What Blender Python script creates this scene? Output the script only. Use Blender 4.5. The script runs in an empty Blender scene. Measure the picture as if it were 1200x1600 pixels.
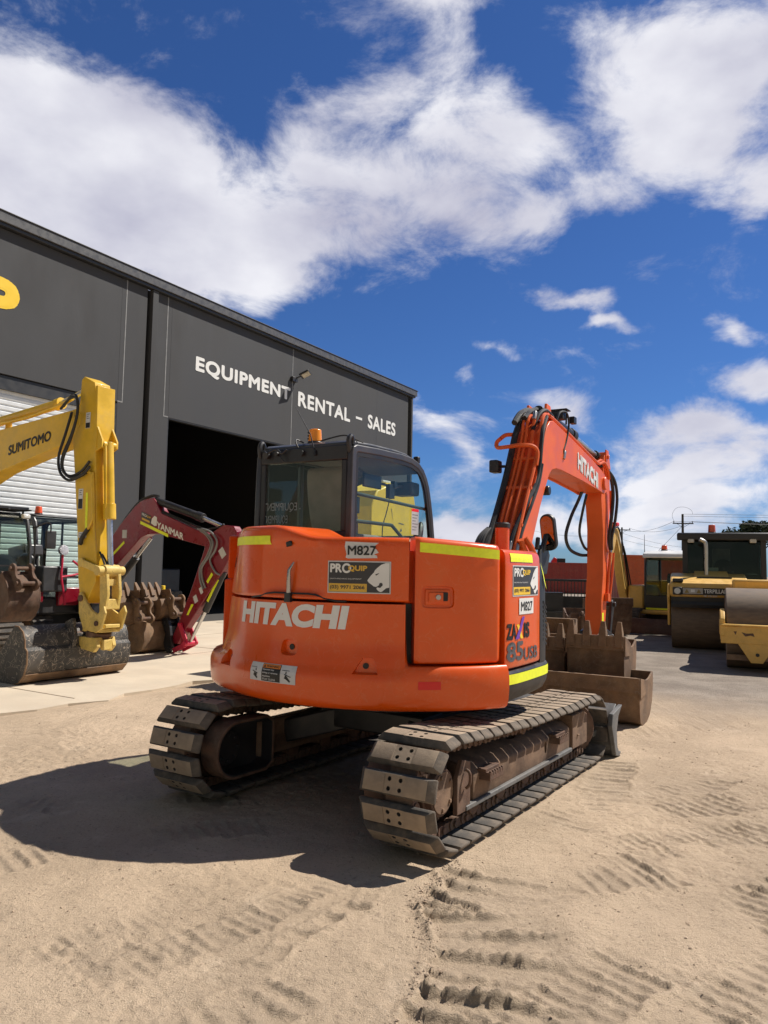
import bpy, bmesh, math, random
import numpy as np
from mathutils import Vector, Matrix
from math import sin, cos, pi, radians, atan2, sqrt

random.seed(7)
sc = bpy.context.scene
COL = sc.collection

# ------------------------------------------------------------------ camera
F_PX, PITCH, ROLL, CAM_H = 1170.0, radians(4.35), 0.0195, 1.62
fwd = Vector((0, cos(PITCH), sin(PITCH)))
r0 = Vector((1, 0, 0)); u0 = Vector((0, -sin(PITCH), cos(PITCH)))
c_right = cos(ROLL) * r0 + sin(ROLL) * u0
c_up = cos(ROLL) * u0 - sin(ROLL) * r0
cam = bpy.data.cameras.new("camera"); cam_o = bpy.data.objects.new("camera", cam); COL.objects.link(cam_o)
M = Matrix((c_right, c_up, -fwd)).transposed().to_4x4(); M.translation = Vector((0, 0, CAM_H))
cam_o.matrix_world = M
cam.sensor_fit = 'VERTICAL'; cam.sensor_height = 32.0; cam.lens = 32.0 * F_PX / 1600.0
cam.clip_start = 0.05; cam.clip_end = 4000
sc.camera = cam_o

# ------------------------------------------------------------------ light
SUN_EL, SUN_AZ = radians(51.5), radians(23)          # azimuth from +X towards +Y
S = Vector((cos(SUN_EL) * cos(SUN_AZ), cos(SUN_EL) * sin(SUN_AZ), sin(SUN_EL)))
sun = bpy.data.lights.new("sun", 'SUN'); sun.energy = 5.0; sun.angle = radians(0.5); sun.color = (1.0, 0.94, 0.85)
sun_o = bpy.data.objects.new("sun", sun); COL.objects.link(sun_o)
sun_o.location = S * 60; sun_o.rotation_euler = S.to_track_quat('Z', 'Y').to_euler()
sc.view_settings.view_transform = 'Standard'; sc.view_settings.look = 'None'
sc.view_settings.exposure = 0.27; sc.view_settings.gamma = 1.0; sc.view_settings.use_curve_mapping = False

def sky_dir(px, py):
    d = fwd + (px - 600) / F_PX * c_right - (py - 800) / F_PX * c_up
    return d.x / d.y, d.z / d.y

world = bpy.data.worlds.new("World"); sc.world = world; world.use_nodes = True
def build_world():
    nt = world.node_tree; N = nt.nodes; L = nt.links; N.clear()
    out = N.new('ShaderNodeOutputWorld'); bg = N.new('ShaderNodeBackground'); bg2 = N.new('ShaderNodeBackground')
    mix = N.new('ShaderNodeMixShader')
    sky = N.new('ShaderNodeTexSky'); sky.sky_type = 'NISHITA'; sky.sun_disc = False
    sky.sun_elevation = SUN_EL; sky.sun_rotation = pi / 2 - SUN_AZ
    sky.air_density = 1.0; sky.dust_density = 0.3; sky.ozone_density = 2.5; sky.altitude = 200
    def math_(op, a, b=None, c=None, clamp=False):
        n = N.new('ShaderNodeMath'); n.operation = op; n.use_clamp = clamp
        for i, x in enumerate((a, b, c)):
            if x is None: continue
            if isinstance(x, (int, float)): n.inputs[i].default_value = x
            else: L.new(x, n.inputs[i])
        return n.outputs[0]
    tint = N.new('ShaderNodeMix'); tint.data_type = 'RGBA'; tint.blend_type = 'MULTIPLY'; tint.inputs[0].default_value = 1
    L.new(sky.outputs[0], tint.inputs[6]); 
    L.new(tint.outputs[2], bg.inputs[0]); bg.inputs[1].default_value = 0.070
    tc = N.new('ShaderNodeTexCoord'); sep = N.new('ShaderNodeSeparateXYZ'); L.new(tc.outputs['Generated'], sep.inputs[0])
    X, Y, Z = sep.outputs
    fb = N.new('ShaderNodeMapRange'); fb.inputs['From Min'].default_value = -.15; fb.inputs['From Max'].default_value = .15; L.new(Y, fb.inputs[0])
    tm = N.new('ShaderNodeMix'); tm.data_type = 'RGBA'; L.new(fb.outputs[0], tm.inputs[0]); tm.inputs[6].default_value = (1.0, .86, .66, 1); tm.inputs[7].default_value = (0.36, 0.61, 1.03, 1); L.new(tm.outputs[2], tint.inputs[7])  # unseen sky behind the camera tinted warm to neutralise blue ambient light
    yc = math_('MAXIMUM', Y, 0.05)
    comb = N.new('ShaderNodeCombineXYZ'); L.new(math_('DIVIDE', X, yc), comb.inputs[0]); L.new(math_('DIVIDE', Z, yc), comb.inputs[1])
    # warp the layout a little so that no blob reads as an ellipse
    mp = N.new('ShaderNodeMapping'); mp.inputs['Scale'].default_value = (1, 1, 1.7); L.new(tc.outputs['Generated'], mp.inputs[0])
    wn = N.new('ShaderNodeTexNoise'); wn.inputs['Scale'].default_value = 5.0; wn.inputs['Detail'].default_value = 5; L.new(mp.outputs[0], wn.inputs[0])
    wv = N.new('ShaderNodeVectorMath'); wv.operation = 'SUBTRACT'; L.new(wn.outputs['Color'], wv.inputs[0]); wv.inputs[1].default_value = (.5, .5, .5)
    ws = N.new('ShaderNodeVectorMath'); ws.operation = 'SCALE'; L.new(wv.outputs[0], ws.inputs[0]); ws.inputs['Scale'].default_value = 0.20
    wa = N.new('ShaderNodeVectorMath'); wa.operation = 'ADD'; L.new(comb.outputs[0], wa.inputs[0]); L.new(ws.outputs[0], wa.inputs[1])
    wz = N.new('ShaderNodeVectorMath'); wz.operation = 'MULTIPLY'; L.new(wa.outputs[0], wz.inputs[0]); wz.inputs[1].default_value = (1, 1, 0)
    BL = CLOUDS
    total = None
    for (px, py, rx, ry, rot, w) in BL:
        u, v = sky_dir(px, py)
        m = N.new('ShaderNodeMapping'); m.vector_type = 'TEXTURE'
        m.inputs['Location'].default_value = (u, v, 0); m.inputs['Rotation'].default_value = (0, 0, -radians(rot))
        m.inputs['Scale'].default_value = (rx / F_PX * 1.5, ry / F_PX * 1.5, 1)
        L.new(wz.outputs[0], m.inputs[0])
        g = N.new('ShaderNodeTexGradient'); g.gradient_type = 'SPHERICAL'; L.new(m.outputs[0], g.inputs[0])
        total = math_('MULTIPLY_ADD', g.outputs['Fac'], w, total if total is not None else 0.0)
    front = math_('GREATER_THAN', Y, 0.06)
    total = math_('MULTIPLY', total, front)
    back = math_('MULTIPLY', math_('SUBTRACT', 1.0, front), 0.14)  # unseen cloud cover behind the camera, set to raise the ambient light
    total = math_('ADD', total, back)
    n1 = N.new('ShaderNodeTexNoise'); n1.inputs['Scale'].default_value = 7.5; n1.inputs['Detail'].default_value = 14; n1.inputs['Roughness'].default_value = 0.66
    n1.inputs['Distortion'].default_value = 0.35
    L.new(mp.outputs[0], n1.inputs[0])
    dens = math_('MULTIPLY_ADD', math_('SUBTRACT', n1.outputs['Fac'], 0.5), 2.4, total)
    ramp = N.new('ShaderNodeMapRange'); ramp.interpolation_type = 'SMOOTHSTEP'; ramp.inputs['From Min'].default_value = 0.12; ramp.inputs['From Max'].default_value = 1.0
    L.new(dens, ramp.inputs[0])
    alpha = math_('MULTIPLY', ramp.outputs[0], 0.97)
    # cloud tone: lilac grey body with brighter billows
    n2 = N.new('ShaderNodeTexNoise'); n2.inputs['Scale'].default_value = 4.2; n2.inputs['Detail'].default_value = 8; n2.inputs['Roughness'].default_value = 0.5
    mp2 = N.new('ShaderNodeMapping'); mp2.inputs['Location'].default_value = (0.05, 0, 0.09); mp2.inputs['Scale'].default_value = (1, 1, 1.7); L.new(tc.outputs['Generated'], mp2.inputs[0]); L.new(mp2.outputs[0], n2.inputs[0])
    tone = N.new('ShaderNodeMapRange'); tone.inputs['From Min'].default_value = 0.30; tone.inputs['From Max'].default_value = 0.60; L.new(n2.outputs['Fac'], tone.inputs[0])
    cm = N.new('ShaderNodeMix'); cm.data_type = 'RGBA'; L.new(tone.outputs[0], cm.inputs[0])
    cm.inputs[6].default_value = (0.50, 0.50, 0.62, 1); cm.inputs[7].default_value = (0.90, 0.90, 0.95, 1)
    L.new(cm.outputs[2], bg2.inputs[0]); bg2.inputs[1].default_value = 0.84
    L.new(alpha, mix.inputs[0]); L.new(bg.outputs[0], mix.inputs[1]); L.new(bg2.outputs[0], mix.inputs[2]); L.new(mix.outputs[0], out.inputs[0])
CLOUDS = [
    (40, 210, 240, 130, 18, 1.35), (170, 310, 270, 140, 20, 1.35), (330, 380, 170, 90, 15, 1.0), (-60, 320, 200, 160, 0, 1.0), (430, 420, 90, 60, 0, .55),
    (540, 170, 90, 70, -30, .62), (620, 120, 90, 50, -20, .50), (700, 200, 150, 70, -5, .62), (820, 210, 120, 70, 10, .66), (640, 300, 170, 70, 12, .66), (770, 330, 90, 70, 0, .62), (520, 320, 110, 80, 20, .66), (590, 390, 120, 40, 10, .45),
    (1030, 110, 130, 120, 40, .80), (1130, 190, 160, 120, 30, .95), (1010, 270, 150, 60, -15, .72), (900, 320, 70, 40, -10, .5), (1180, 40, 150, 120, 0, .8), (920, 60, 90, 70, 40, .55), (1190, 290, 80, 40, -10, .5),
    (690, 20, 130, 50, 0, .70), (730, 95, 60, 45, 20, .50), (330, 45, 60, 30, 0, .35),
    (905, 437, 75, 20, 4, .95), (985, 480, 50, 18, 15, .7), (955, 492, 40, 14, -25, .5), (1160, 528, 42, 15, 0, .9), (1170, 598, 65, 24, -8, .95), (785, 537, 38, 14, 0, .6), (755, 582, 20, 10, -40, .4), (890, 638, 62, 30, -8, .85),
    (690, 655, 60, 26, 0, .85), (715, 700, 75, 28, 0, .85), (720, 745, 60, 18, 0, .5), (1080, 672, 140, 26, -3, .8), (1130, 715, 150, 40, 0, .95), (960, 740, 100, 26, 0, .62), (880, 800, 260, 34, 0, .8), (1120, 790, 200, 30, 0, .9), (700, 815, 140, 26, 0, .8), (1000, 845, 280, 24, 0, .7), (1040, 740, 120, 22, 0, .6),
]
build_world()

# ------------------------------------------------------------------ helpers
class MB:
    """collects geometry of ONE object"""
    def __init__(s): s.v = []; s.f = []; s.mi = []
    def add(s, vs, fs, mi=0):
        o = len(s.v); s.v += [tuple(v) for v in vs]
        for f in fs: s.f.append(tuple(o + i for i in f)); s.mi.append(mi)
        return s
    def box(s, c, d, R=None, mi=0):
        c = Vector(c); h = Vector(d) / 2
        vs = []
        for sx in (-1, 1):
            for sy in (-1, 1):
                for sz in (-1, 1):
                    p = Vector((sx * h.x, sy * h.y, sz * h.z))
                    if R is not None: p = R @ p
                    vs.append(c + p)
        return s.add(vs, [(0, 1, 3, 2), (4, 6, 7, 5), (0, 4, 5, 1), (2, 3, 7, 6), (0, 2, 6, 4), (1, 5, 7, 3)], mi)
    def prism(s, pts, ax, a, b, mi=0):
        mk = {'x': lambda p, t: (t, p[0], p[1]), 'y': lambda p, t: (p[0], t, p[1]), 'z': lambda p, t: (p[0], p[1], t)}[ax]
        n = len(pts); vs = [mk(p, a) for p in pts] + [mk(p, b) for p in pts]
        fs = [tuple(range(n)), tuple(range(2 * n - 1, n - 1, -1))] + [(i, i + n, (i + 1) % n + n, (i + 1) % n) for i in range(n)]
        return s.add(vs, fs, mi)
    def bar(s, p0, p1, w, h, up=(0, 0, 1), mi=0):
        p0 = Vector(p0); p1 = Vector(p1); d = (p1 - p0); L = d.length; d.normalize()
        up = Vector(up)
        if abs(d.dot(up)) > .98: up = Vector((1, 0, 0))
        x = d.cross(up).normalized(); z = x.cross(d)
        return s.box((p0 + p1) / 2, (w, L, h), Matrix((x, d, z)).transposed(), mi)
    def cyl(s, p0, p1, ra, rb=None, n=16, caps=True, mi=0):
        return s.tube([p0, p1], [ra, ra if rb is None else rb], n, caps, mi)
    def tube(s, path, r, n=8, caps=True, mi=0):
        P = [Vector(p) for p in path]; k = len(P)
        rs = r if isinstance(r, (list, tuple)) else [r] * k
        vs = []; prev = None
        for i in range(k):
            t = (P[min(i + 1, k - 1)] - P[max(i - 1, 0)]).normalized()
            if prev is None:
                a = Vector((0, 0, 1)) if abs(t.z) < .9 else Vector((1, 0, 0))
                x = t.cross(a).normalized()
            else:
                x = prev - t * prev.dot(t)
                x = x.normalized() if x.length > 1e-6 else t.cross(Vector((0, 0, 1))).normalized()
            prev = x; y = t.cross(x)
            for j in range(n):
                a = 2 * pi * j / n; vs.append(P[i] + rs[i] * (cos(a) * x + sin(a) * y))
        fs = [(i * n + j, i * n + (j + 1) % n, (i + 1) * n + (j + 1) % n, (i + 1) * n + j) for i in range(k - 1) for j in range(n)]
        if caps: fs += [tuple(range(n - 1, -1, -1)), tuple(range((k - 1) * n, k * n))]
        return s.add(vs, fs, mi)
    def strip(s, prof, x0, x1, th, mi=0, closed=False):
        """plate following a (y,z) profile, extruded in x, thickness th to the left of travel"""
        n = len(prof); off = []
        for i in range(n):
            a = Vector(prof[max(i - 1, 0)]); b = Vector(prof[min(i + 1, n - 1)]); t = (b - a).normalized()
            off.append((prof[i][0] - t.y * th, prof[i][1] + t.x * th))
        vs = []
        for x in (x0, x1):
            vs += [(x, p[0], p[1]) for p in prof] + [(x, p[0], p[1]) for p in off]
        fs = []
        for i in range(n - 1):
            fs += [(i, i + 1, 2 * n + i + 1, 2 * n + i), (n + i, 3 * n + i, 3 * n + i + 1, n + i + 1), (i, n + i, n + i + 1, i + 1), (2 * n + i, 2 * n + i + 1, 3 * n + i + 1, 3 * n + i)]
        fs += [(0, 2 * n, 3 * n, n), (n - 1, 2 * n - 1, 4 * n - 1, 3 * n - 1)]
        return s.add(vs, fs, mi)
    def build(s, name, mats, parent=None, bevel=0, seg=2, ang=32, smooth=True):
        me = bpy.data.meshes.new(name); me.from_pydata(s.v, [], s.f)
        mats = mats if isinstance(mats, (list, tuple)) else [mats]
        for m in mats: me.materials.append(m)
        if len(mats) > 1: me.polygons.foreach_set('material_index', s.mi)
        bm = bmesh.new(); bm.from_mesh(me); bmesh.ops.recalc_face_normals(bm, faces=bm.faces); bm.to_mesh(me); bm.free()
        if smooth:
            me.polygons.foreach_set('use_smooth', [True] * len(me.polygons)); me.set_sharp_from_angle(angle=radians(ang))
        o = bpy.data.objects.new(name, me); COL.objects.link(o)
        if parent: o.parent = parent
        if bevel:
            b = o.modifiers.new('bevel', 'BEVEL'); b.width = bevel; b.segments = seg; b.limit_method = 'ANGLE'; b.angle_limit = radians(40); b.harden_normals = False
        return o

def spline(pts, n=6):
    """Catmull-Rom through 3-D points"""
    P = [Vector(p) for p in pts]; out = []
    for i in range(len(P) - 1):
        a = P[max(i - 1, 0)]; b = P[i]; c = P[i + 1]; d = P[min(i + 2, len(P) - 1)]
        for k in range(n):
            t = k / n
            out.append(0.5 * ((2 * b) + (c - a) * t + (2 * a - 5 * b + 4 * c - d) * t * t + (3 * b - a - 3 * c + d) * t ** 3))
    out.append(P[-1]); return out

def inset(poly, w):
    """inset closed 2-D polygon by w (mitred)"""
    n = len(poly); A = sum(poly[i][0] * poly[(i + 1) % n][1] - poly[(i + 1) % n][0] * poly[i][1] for i in range(n))
    sg = 1 if A > 0 else -1; out = []
    for i in range(n):
        p = Vector(poly[i]); a = (p - Vector(poly[i - 1])).normalized(); b = (Vector(poly[(i + 1) % n]) - p).normalized()
        na = Vector((-a.y, a.x)) * sg; nb = Vector((-b.y, b.x)) * sg; m = (na + nb).normalized()
        out.append(tuple(p + m * (w / max(m.dot(na), .3))))
    return out

def ring(mb, outer, inner, x0, x1, mi=0):
    n = len(outer)
    vs = [(x0, p[0], p[1]) for p in outer] + [(x0, p[0], p[1]) for p in inner] + [(x1, p[0], p[1]) for p in outer] + [(x1, p[0], p[1]) for p in inner]
    fs = []
    for i in range(n):
        j = (i + 1) % n
        fs += [(i, j, n + j, n + i), (2 * n + i, 3 * n + i, 3 * n + j, 2 * n + j), (i, 2 * n + i, 2 * n + j, j), (n + i, n + j, 3 * n + j, 3 * n + i)]
    mb.add(vs, fs, mi)

def thing(name, label, cat, loc=(0, 0, 0), rz=0, group=None):
    o = bpy.data.objects.new(name, None); COL.objects.link(o); o.location = loc; o.rotation_euler = (0, 0, rz)
    o.empty_display_size = .2
    return tag(o, label, cat, group)
def tag(o, label, cat, group=None):
    o['label'] = label; o['category'] = cat
    if group: o['group'] = group
    return o
def copy_tree(o, parent=None):
    c = o.copy(); COL.objects.link(c)
    if parent is not None: c.parent = parent
    for ch in [x for x in o.children]: copy_tree(ch, c)
    return c
def cut(o, cutters):
    """boolean difference, applied at once; the cutters are removed again"""
    for mb in cutters:
        k = mb.build('cutter', o.data.materials[getattr(mb, 'mat', 0)], None, 0, smooth=False)
        m = o.modifiers.new('b', 'BOOLEAN'); m.operation = 'DIFFERENCE'; m.solver = 'EXACT'; m.object = k
        bpy.context.view_layer.update(); k.matrix_world = o.matrix_world; bpy.context.view_layer.update()
        dg = bpy.context.evaluated_depsgraph_get()
        me = bpy.data.meshes.new_from_object(o.evaluated_get(dg)); o.modifiers.clear(); old = o.data; nm = old.name
        o.data = me; bpy.data.meshes.remove(old); me.name = nm
        km = k.data; bpy.data.objects.remove(k); bpy.data.meshes.remove(km)
    o.data.polygons.foreach_set('use_smooth', [True] * len(o.data.polygons)); o.data.set_sharp_from_angle(angle=radians(32))

# ---- lettering: text outlines as mesh data mapped by a function onto a surface
_tcache = {}
def text_mesh(s, bold=0.0, shear=0.0, spacing=1.0):
    key = (s, bold, shear, spacing)
    if key in _tcache: return _tcache[key]
    cu = bpy.data.curves.new('t', 'FONT'); cu.body = s; cu.size = 1; cu.offset = bold; cu.shear = shear; cu.space_character = spacing; cu.resolution_u = 4
    o = bpy.data.objects.new('t', cu); COL.objects.link(o); bpy.context.view_layer.update()
    me = o.evaluated_get(bpy.context.evaluated_depsgraph_get()).to_mesh()
    bm = bmesh.new(); bm.from_mesh(me)
    v = [(p.co.x, p.co.y) for p in bm.verts]; bm.verts.index_update(); f = [tuple(q.index for q in x.verts) for x in bm.faces]
    bm.free(); o.to_mesh_clear(); bpy.data.objects.remove(o); bpy.data.curves.remove(cu)
    xs = [p[0] for p in v]; ys = [p[1] for p in v]
    x0, x1, y0, y1 = min(xs), max(xs), min(ys), max(ys)
    _tcache[key] = ([((a - x0) / (x1 - x0), (b - y0) / (y1 - y0)) for a, b in v], f, (x1 - x0) / (y1 - y0))
    return _tcache[key]
class Decal:
    """flat print on a surface: fmap(u, v, d) -> point, u/v in metres on the print, d the distance off the surface"""
    def __init__(s, fmap): s.m = fmap; s.mb = MB()
    def rect(s, u0, v0, u1, v1, d, mi, n=8, k=1):
        vs = [s.m(u0 + (u1 - u0) * i / n, v0 + (v1 - v0) * j / k, d) for j in range(k + 1) for i in range(n + 1)]
        s.mb.add(vs, [(j * (n + 1) + i, j * (n + 1) + i + 1, (j + 1) * (n + 1) + i + 1, (j + 1) * (n + 1) + i) for j in range(k) for i in range(n)], mi); return s
    def poly(s, pts, d, mi):
        s.mb.add([s.m(a, b, d) for a, b in pts], [tuple(range(len(pts)))], mi); return s
    def text(s, t, u0, v0, u1, v1, d, mi, bold=0.02, mirror=False, shear=0, spacing=1.0):
        # weight is built up from nudged copies, each a hair above the last, so that no outline folds over itself
        v, f, asp = text_mesh(t, 0.0, shear, spacing); b_ = bold * .95; ex = min(abs(v1 - v0) * 1e-3, 2.5e-4)
        for k, (ox, oy) in enumerate([(b_ * q * cos(i * pi / 4), b_ * q * sin(i * pi / 4)) for q in ((1, .5) if bold > .06 else (1,)) for i in range(8)] if bold > .008 else ((0, 0),)):
            ox_ = ox / max(asp, .3); s.mb.add([s.m(u0 + (u1 - u0) * (((1 - a) if mirror else a) * (1 - 2 * b_ / max(asp, .3)) + b_ / max(asp, .3) + ox_), v0 + (v1 - v0) * (b * (1 - 2 * b_) + b_ + oy), d + ex * k) for a, b in v], f, mi)
        return s
    def build(s, name, mats, parent):
        me = bpy.data.meshes.new(name); me.from_pydata([tuple(v) for v in s.mb.v], [], s.mb.f)
        mats = mats if isinstance(mats, (list, tuple)) else [mats]
        for m in mats: me.materials.append(m)
        me.polygons.foreach_set('material_index', s.mb.mi)
        o = bpy.data.objects.new(name, me); COL.objects.link(o); o.parent = parent; return o
def plane_map(o, ux, vx):
    o = Vector(o); ux = Vector(ux).normalized(); vx = Vector(vx).normalized(); n = ux.cross(vx)
    return lambda u, v, d: o + ux * u + vx * v + n * d

# ------------------------------------------------------------------ materials
def srgb(r, g, b): return tuple(((c / 255) / 12.92 if c / 255 <= .04045 else ((c / 255 + .055) / 1.055) ** 2.4) for c in (r, g, b))
def mat(name, col, rough=.5, metal=0, var=.12, vscale=6, dust=0, dcol=(.36, .28, .20), dscale=3, bump=0, bscale=40, coat=0, spec=.5, rvar=.1, scratch=0, sccol=(.3, .3, .3), stretch=(1, 1, 1)):
    m = bpy.data.materials.new(name); m.use_nodes = True; nt = m.node_tree; N = nt.nodes; L = nt.links
    b = N['Principled BSDF']; tc = N.new('ShaderNodeTexCoord')
    mp = N.new('ShaderNodeMapping'); mp.inputs['Scale'].default_value = stretch; L.new(tc.outputs['Object'], mp.inputs[0]); co = mp.outputs[0]
    def noise(sc_, det=6, ro=.6, dist=0):
        n = N.new('ShaderNodeTexNoise'); n.inputs['Scale'].default_value = sc_; n.inputs['Detail'].default_value = det; n.inputs['Roughness'].default_value = ro; n.inputs['Distortion'].default_value = dist
        L.new(co, n.inputs[0]); return n.outputs['Fac']
    def rng(x, a, c, lo, hi, smooth=True):
        n = N.new('ShaderNodeMapRange'); n.inputs['From Min'].default_value = a; n.inputs['From Max'].default_value = c; n.inputs['To Min'].default_value = lo; n.inputs['To Max'].default_value = hi
        if smooth: n.interpolation_type = 'SMOOTHSTEP'
        L.new(x, n.inputs[0]); return n.outputs[0]
    def mixc(f, a, c):
        n = N.new('ShaderNodeMix'); n.data_type = 'RGBA'; L.new(f, n.inputs[0])
        for i, x in ((6, a), (7, c)):
            if isinstance(x, tuple): n.inputs[i].default_value = (*x[:3], 1)
            else: L.new(x, n.inputs[i])
        return n.outputs[2]
    nz = noise(vscale)
    c = mixc(rng(nz, .3, .7, 0, 1), tuple(x * (1 - var) for x in col), tuple(min(x * (1 + var), 1) for x in col))
    rough_o = rng(nz, .3, .7, max(rough - rvar, .02), min(rough + rvar, 1))
    if dust:
        dm = rng(noise(dscale, 9, .68, .3), .5 - .25 * dust, .95 - .3 * dust, 0, min(1, .35 + dust * .6))
        c = mixc(dm, c, dcol)
        ad = N.new('ShaderNodeMath'); ad.operation = 'MULTIPLY_ADD'; L.new(dm, ad.inputs[0]); ad.inputs[1].default_value = .4; L.new(rough_o, ad.inputs[2]); ad.use_clamp = True; rough_o = ad.outputs[0]
    if scratch:
        w = N.new('ShaderNodeTexNoise'); w.inputs['Scale'].default_value = 7; w.inputs['Detail'].default_value = 3; w.inputs['Distortion'].default_value = 1.6; L.new(co, w.inputs[0])
        a = N.new('ShaderNodeMath'); a.operation = 'SUBTRACT'; L.new(w.outputs['Fac'], a.inputs[0]); a.inputs[1].default_value = .5
        a2 = N.new('ShaderNodeMath'); a2.operation = 'ABSOLUTE'; L.new(a.outputs[0], a2.inputs[0])
        sm = rng(a2.outputs[0], .004, .016, scratch, 0); c = mixc(sm, c, sccol)
    L.new(c, b.inputs['Base Color']); L.new(rough_o, b.inputs['Roughness']); b.inputs['Metallic'].default_value = metal
    b.inputs['Coat Weight'].default_value = coat; b.inputs['Coat Roughness'].default_value = .12; b.inputs['Specular IOR Level'].default_value = spec
    if bump:
        bp = N.new('ShaderNodeBump'); bp.inputs['Strength'].default_value = bump; bp.inputs['Distance'].default_value = .01; L.new(noise(bscale, 8, .7), bp.inputs['Height']); L.new(bp.outputs[0], b.inputs['Normal'])
    return m
def glass_mat(name, tint, gloss=.06):
    m = bpy.data.materials.new(name); m.use_nodes = True; nt = m.node_tree; N = nt.nodes; L = nt.links; N.clear()
    o = N.new('ShaderNodeOutputMaterial'); t = N.new('ShaderNodeBsdfTransparent'); t.inputs[0].default_value = (*tint, 1)
    g = N.new('ShaderNodeBsdfGlossy'); g.inputs['Roughness'].default_value = .02; g.inputs[0].default_value = (1, .93, .82, 1)
    lw = N.new('ShaderNodeLayerWeight'); lw.inputs[0].default_value = .5; pw = N.new('ShaderNodeMath'); pw.operation = 'POWER'; L.new(lw.outputs['Facing'], pw.inputs[0]); pw.inputs[1].default_value = 5
    fr = N.new('ShaderNodeMath'); fr.operation = 'MULTIPLY_ADD'; L.new(pw.outputs[0], fr.inputs[0]); fr.inputs[1].default_value = .7; fr.inputs[2].default_value = gloss; mx = N.new('ShaderNodeMixShader')
    L.new(fr.outputs[0], mx.inputs[0]); L.new(t.outputs[0], mx.inputs[1]); L.new(g.outputs[0], mx.inputs[2]); L.new(mx.outputs[0], o.inputs[0]); return m
def emit_mat(name, col, st):
    m = mat(name, col, .3); b = m.node_tree.nodes['Principled BSDF']; b.inputs['Emission Color'].default_value = (*col, 1); b.inputs['Emission Strength'].default_value = st; return m

DUST = (.40, .31, .225)
ORANGE = mat('orange_paint', (.76, .092, .0012), .34, var=.05, vscale=2.5, coat=.45, spec=.35, dust=.13, dscale=2.6, dcol=(.56, .20, .075), bump=.03, bscale=7, scratch=.10, sccol=(.75, .35, .2))
ORANGE_F = mat('faded_orange_paint', (.76, .125, .022), .45, var=.08, vscale=3, dust=.10, dcol=(.58, .22, .10), coat=.1, spec=.35)
BLACKP = mat('black_plastic', (.022, .022, .024), .5, var=.2, dust=.10, dcol=(.12, .10, .085))
BLACKM = mat('black_metal', (.018, .018, .02), .42, var=.2, dust=.06, dcol=(.15, .12, .10))
CABGREY = mat('charcoal_paint', (.045, .046, .05), .38, var=.1, dust=.08, dcol=(.14, .12, .10))
RUBBER = mat('track_rubber', (.062, .058, .054), .88, var=.3, vscale=14, dust=.55, dcol=(.25, .195, .145), dscale=7, bump=.35, bscale=60)
PADFACE = mat('dusty_rubber_face', (.32, .245, .175), .93, var=.18, vscale=9, dust=.4, dcol=(.40, .31, .22), dscale=5, bump=.35, bscale=70)
RUST = mat('rusty_steel', (.115, .062, .040), .8, var=.35, vscale=11, dust=.42, dcol=(.27, .20, .145), dscale=6, bump=.3, bscale=45)
FRAMES = mat('track_frame_paint', (.13, .078, .05), .8, var=.35, vscale=7, dust=.55, dcol=(.34, .225, .145), dscale=4, bump=.2, bscale=40, scratch=.25, sccol=(.3, .2, .14))
OLDSTEEL = mat('worn_bucket_steel', (.165, .095, .052), .72, var=.35, vscale=5, dust=.42, dcol=(.38, .26, .155), dscale=4, bump=.15, bscale=30, scratch=.35, sccol=(.26, .2, .15))
DARKSTEEL = mat('scratched_black_steel', (.05, .048, .046), .6, var=.3, dust=.3, dcol=(.22, .165, .12), dscale=3, scratch=.85, sccol=(.36, .30, .24), bump=.1)
BLADEM = mat('grey_blade_steel', (.12, .12, .118), .6, var=.25, dust=.3, dcol=(.25, .20, .16), scratch=.3)
CHROME = mat('chrome_rod', (.62, .62, .62), .28, metal=.9, var=.04)
STEEL = mat('bare_steel', (.45, .44, .43), .35, metal=.9, var=.1)
HOSE = mat('black_hose', (.02, .02, .021), .5, var=.2, dust=.12, dcol=(.1, .09, .08))
WHITE = mat('white_print', (.78, .78, .76), .5, var=.03)
WHITE_W = mat('weathered_white_print', (.62, .62, .62), .6, var=.1, dust=.12)
BLACKI = mat('black_print', (.012, .012, .012), .5, var=.02)
GREYI = mat('grey_print', (.09, .09, .10), .5, var=.03)
AMBER = mat('amber_print', (.72, .44, .06), .5, var=.03)
AMBERB = mat('bright_amber_print', (.85, .55, .04), .5, var=.03)
SLATE = mat('slate_print', (.04, .04, .045), .45, var=.05)
HIVIS = mat('hivis_tape', (.86, .93, .03), .45, var=.06, vscale=30)
REDTAPE = mat('red_reflector', (.72, .012, .01), .35, var=.05)
ORANGEI = mat('orange_print', (.8, .25, .03), .5, var=.03)
PURPLE = mat('purple_print', (.16, .05, .42), .5, var=.02)
YELLOWI = mat('yellow_print', (.9, .6, .03), .5, var=.02)
YELLOW = mat('yellow_paint', (.74, .45, .018), .42, var=.12, vscale=3, dust=.28, dcol=(.42, .30, .15), coat=.2)
YELLOW_B = mat('bright_yellow_paint', (.85, .56, .02), .45, var=.06, dust=.1, dcol=(.5, .36, .12), scratch=.2, sccol=(.4, .3, .1))
YELLOWC = mat('buff_yellow_paint', (.70, .42, .10), .5, var=.09, dust=.25, dcol=(.48, .36, .22), scratch=.15, sccol=(.2, .12, .06))
CREAM = mat('worn_yellow_hitch', (.70, .50, .13), .55, var=.15, dust=.3, dcol=(.4, .29, .18), scratch=.4, sccol=(.22, .13, .06))
RED = mat('crimson_paint', (.21, .004, .016), .34, var=.1, coat=.3, dust=.03, dcol=(.3, .12, .1))
PINK = mat('red_pipe_paint', (.55, .02, .06), .4, var=.05)
GLASS = glass_mat('cab_glass', (.90, .94, .92), .02)
GLASS_D = glass_mat('tinted_glass', (.56, .62, .58), .02)
SEATM = mat('grey_seat_fabric', (.27, .245, .225), .9, var=.15, bump=.1)
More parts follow.
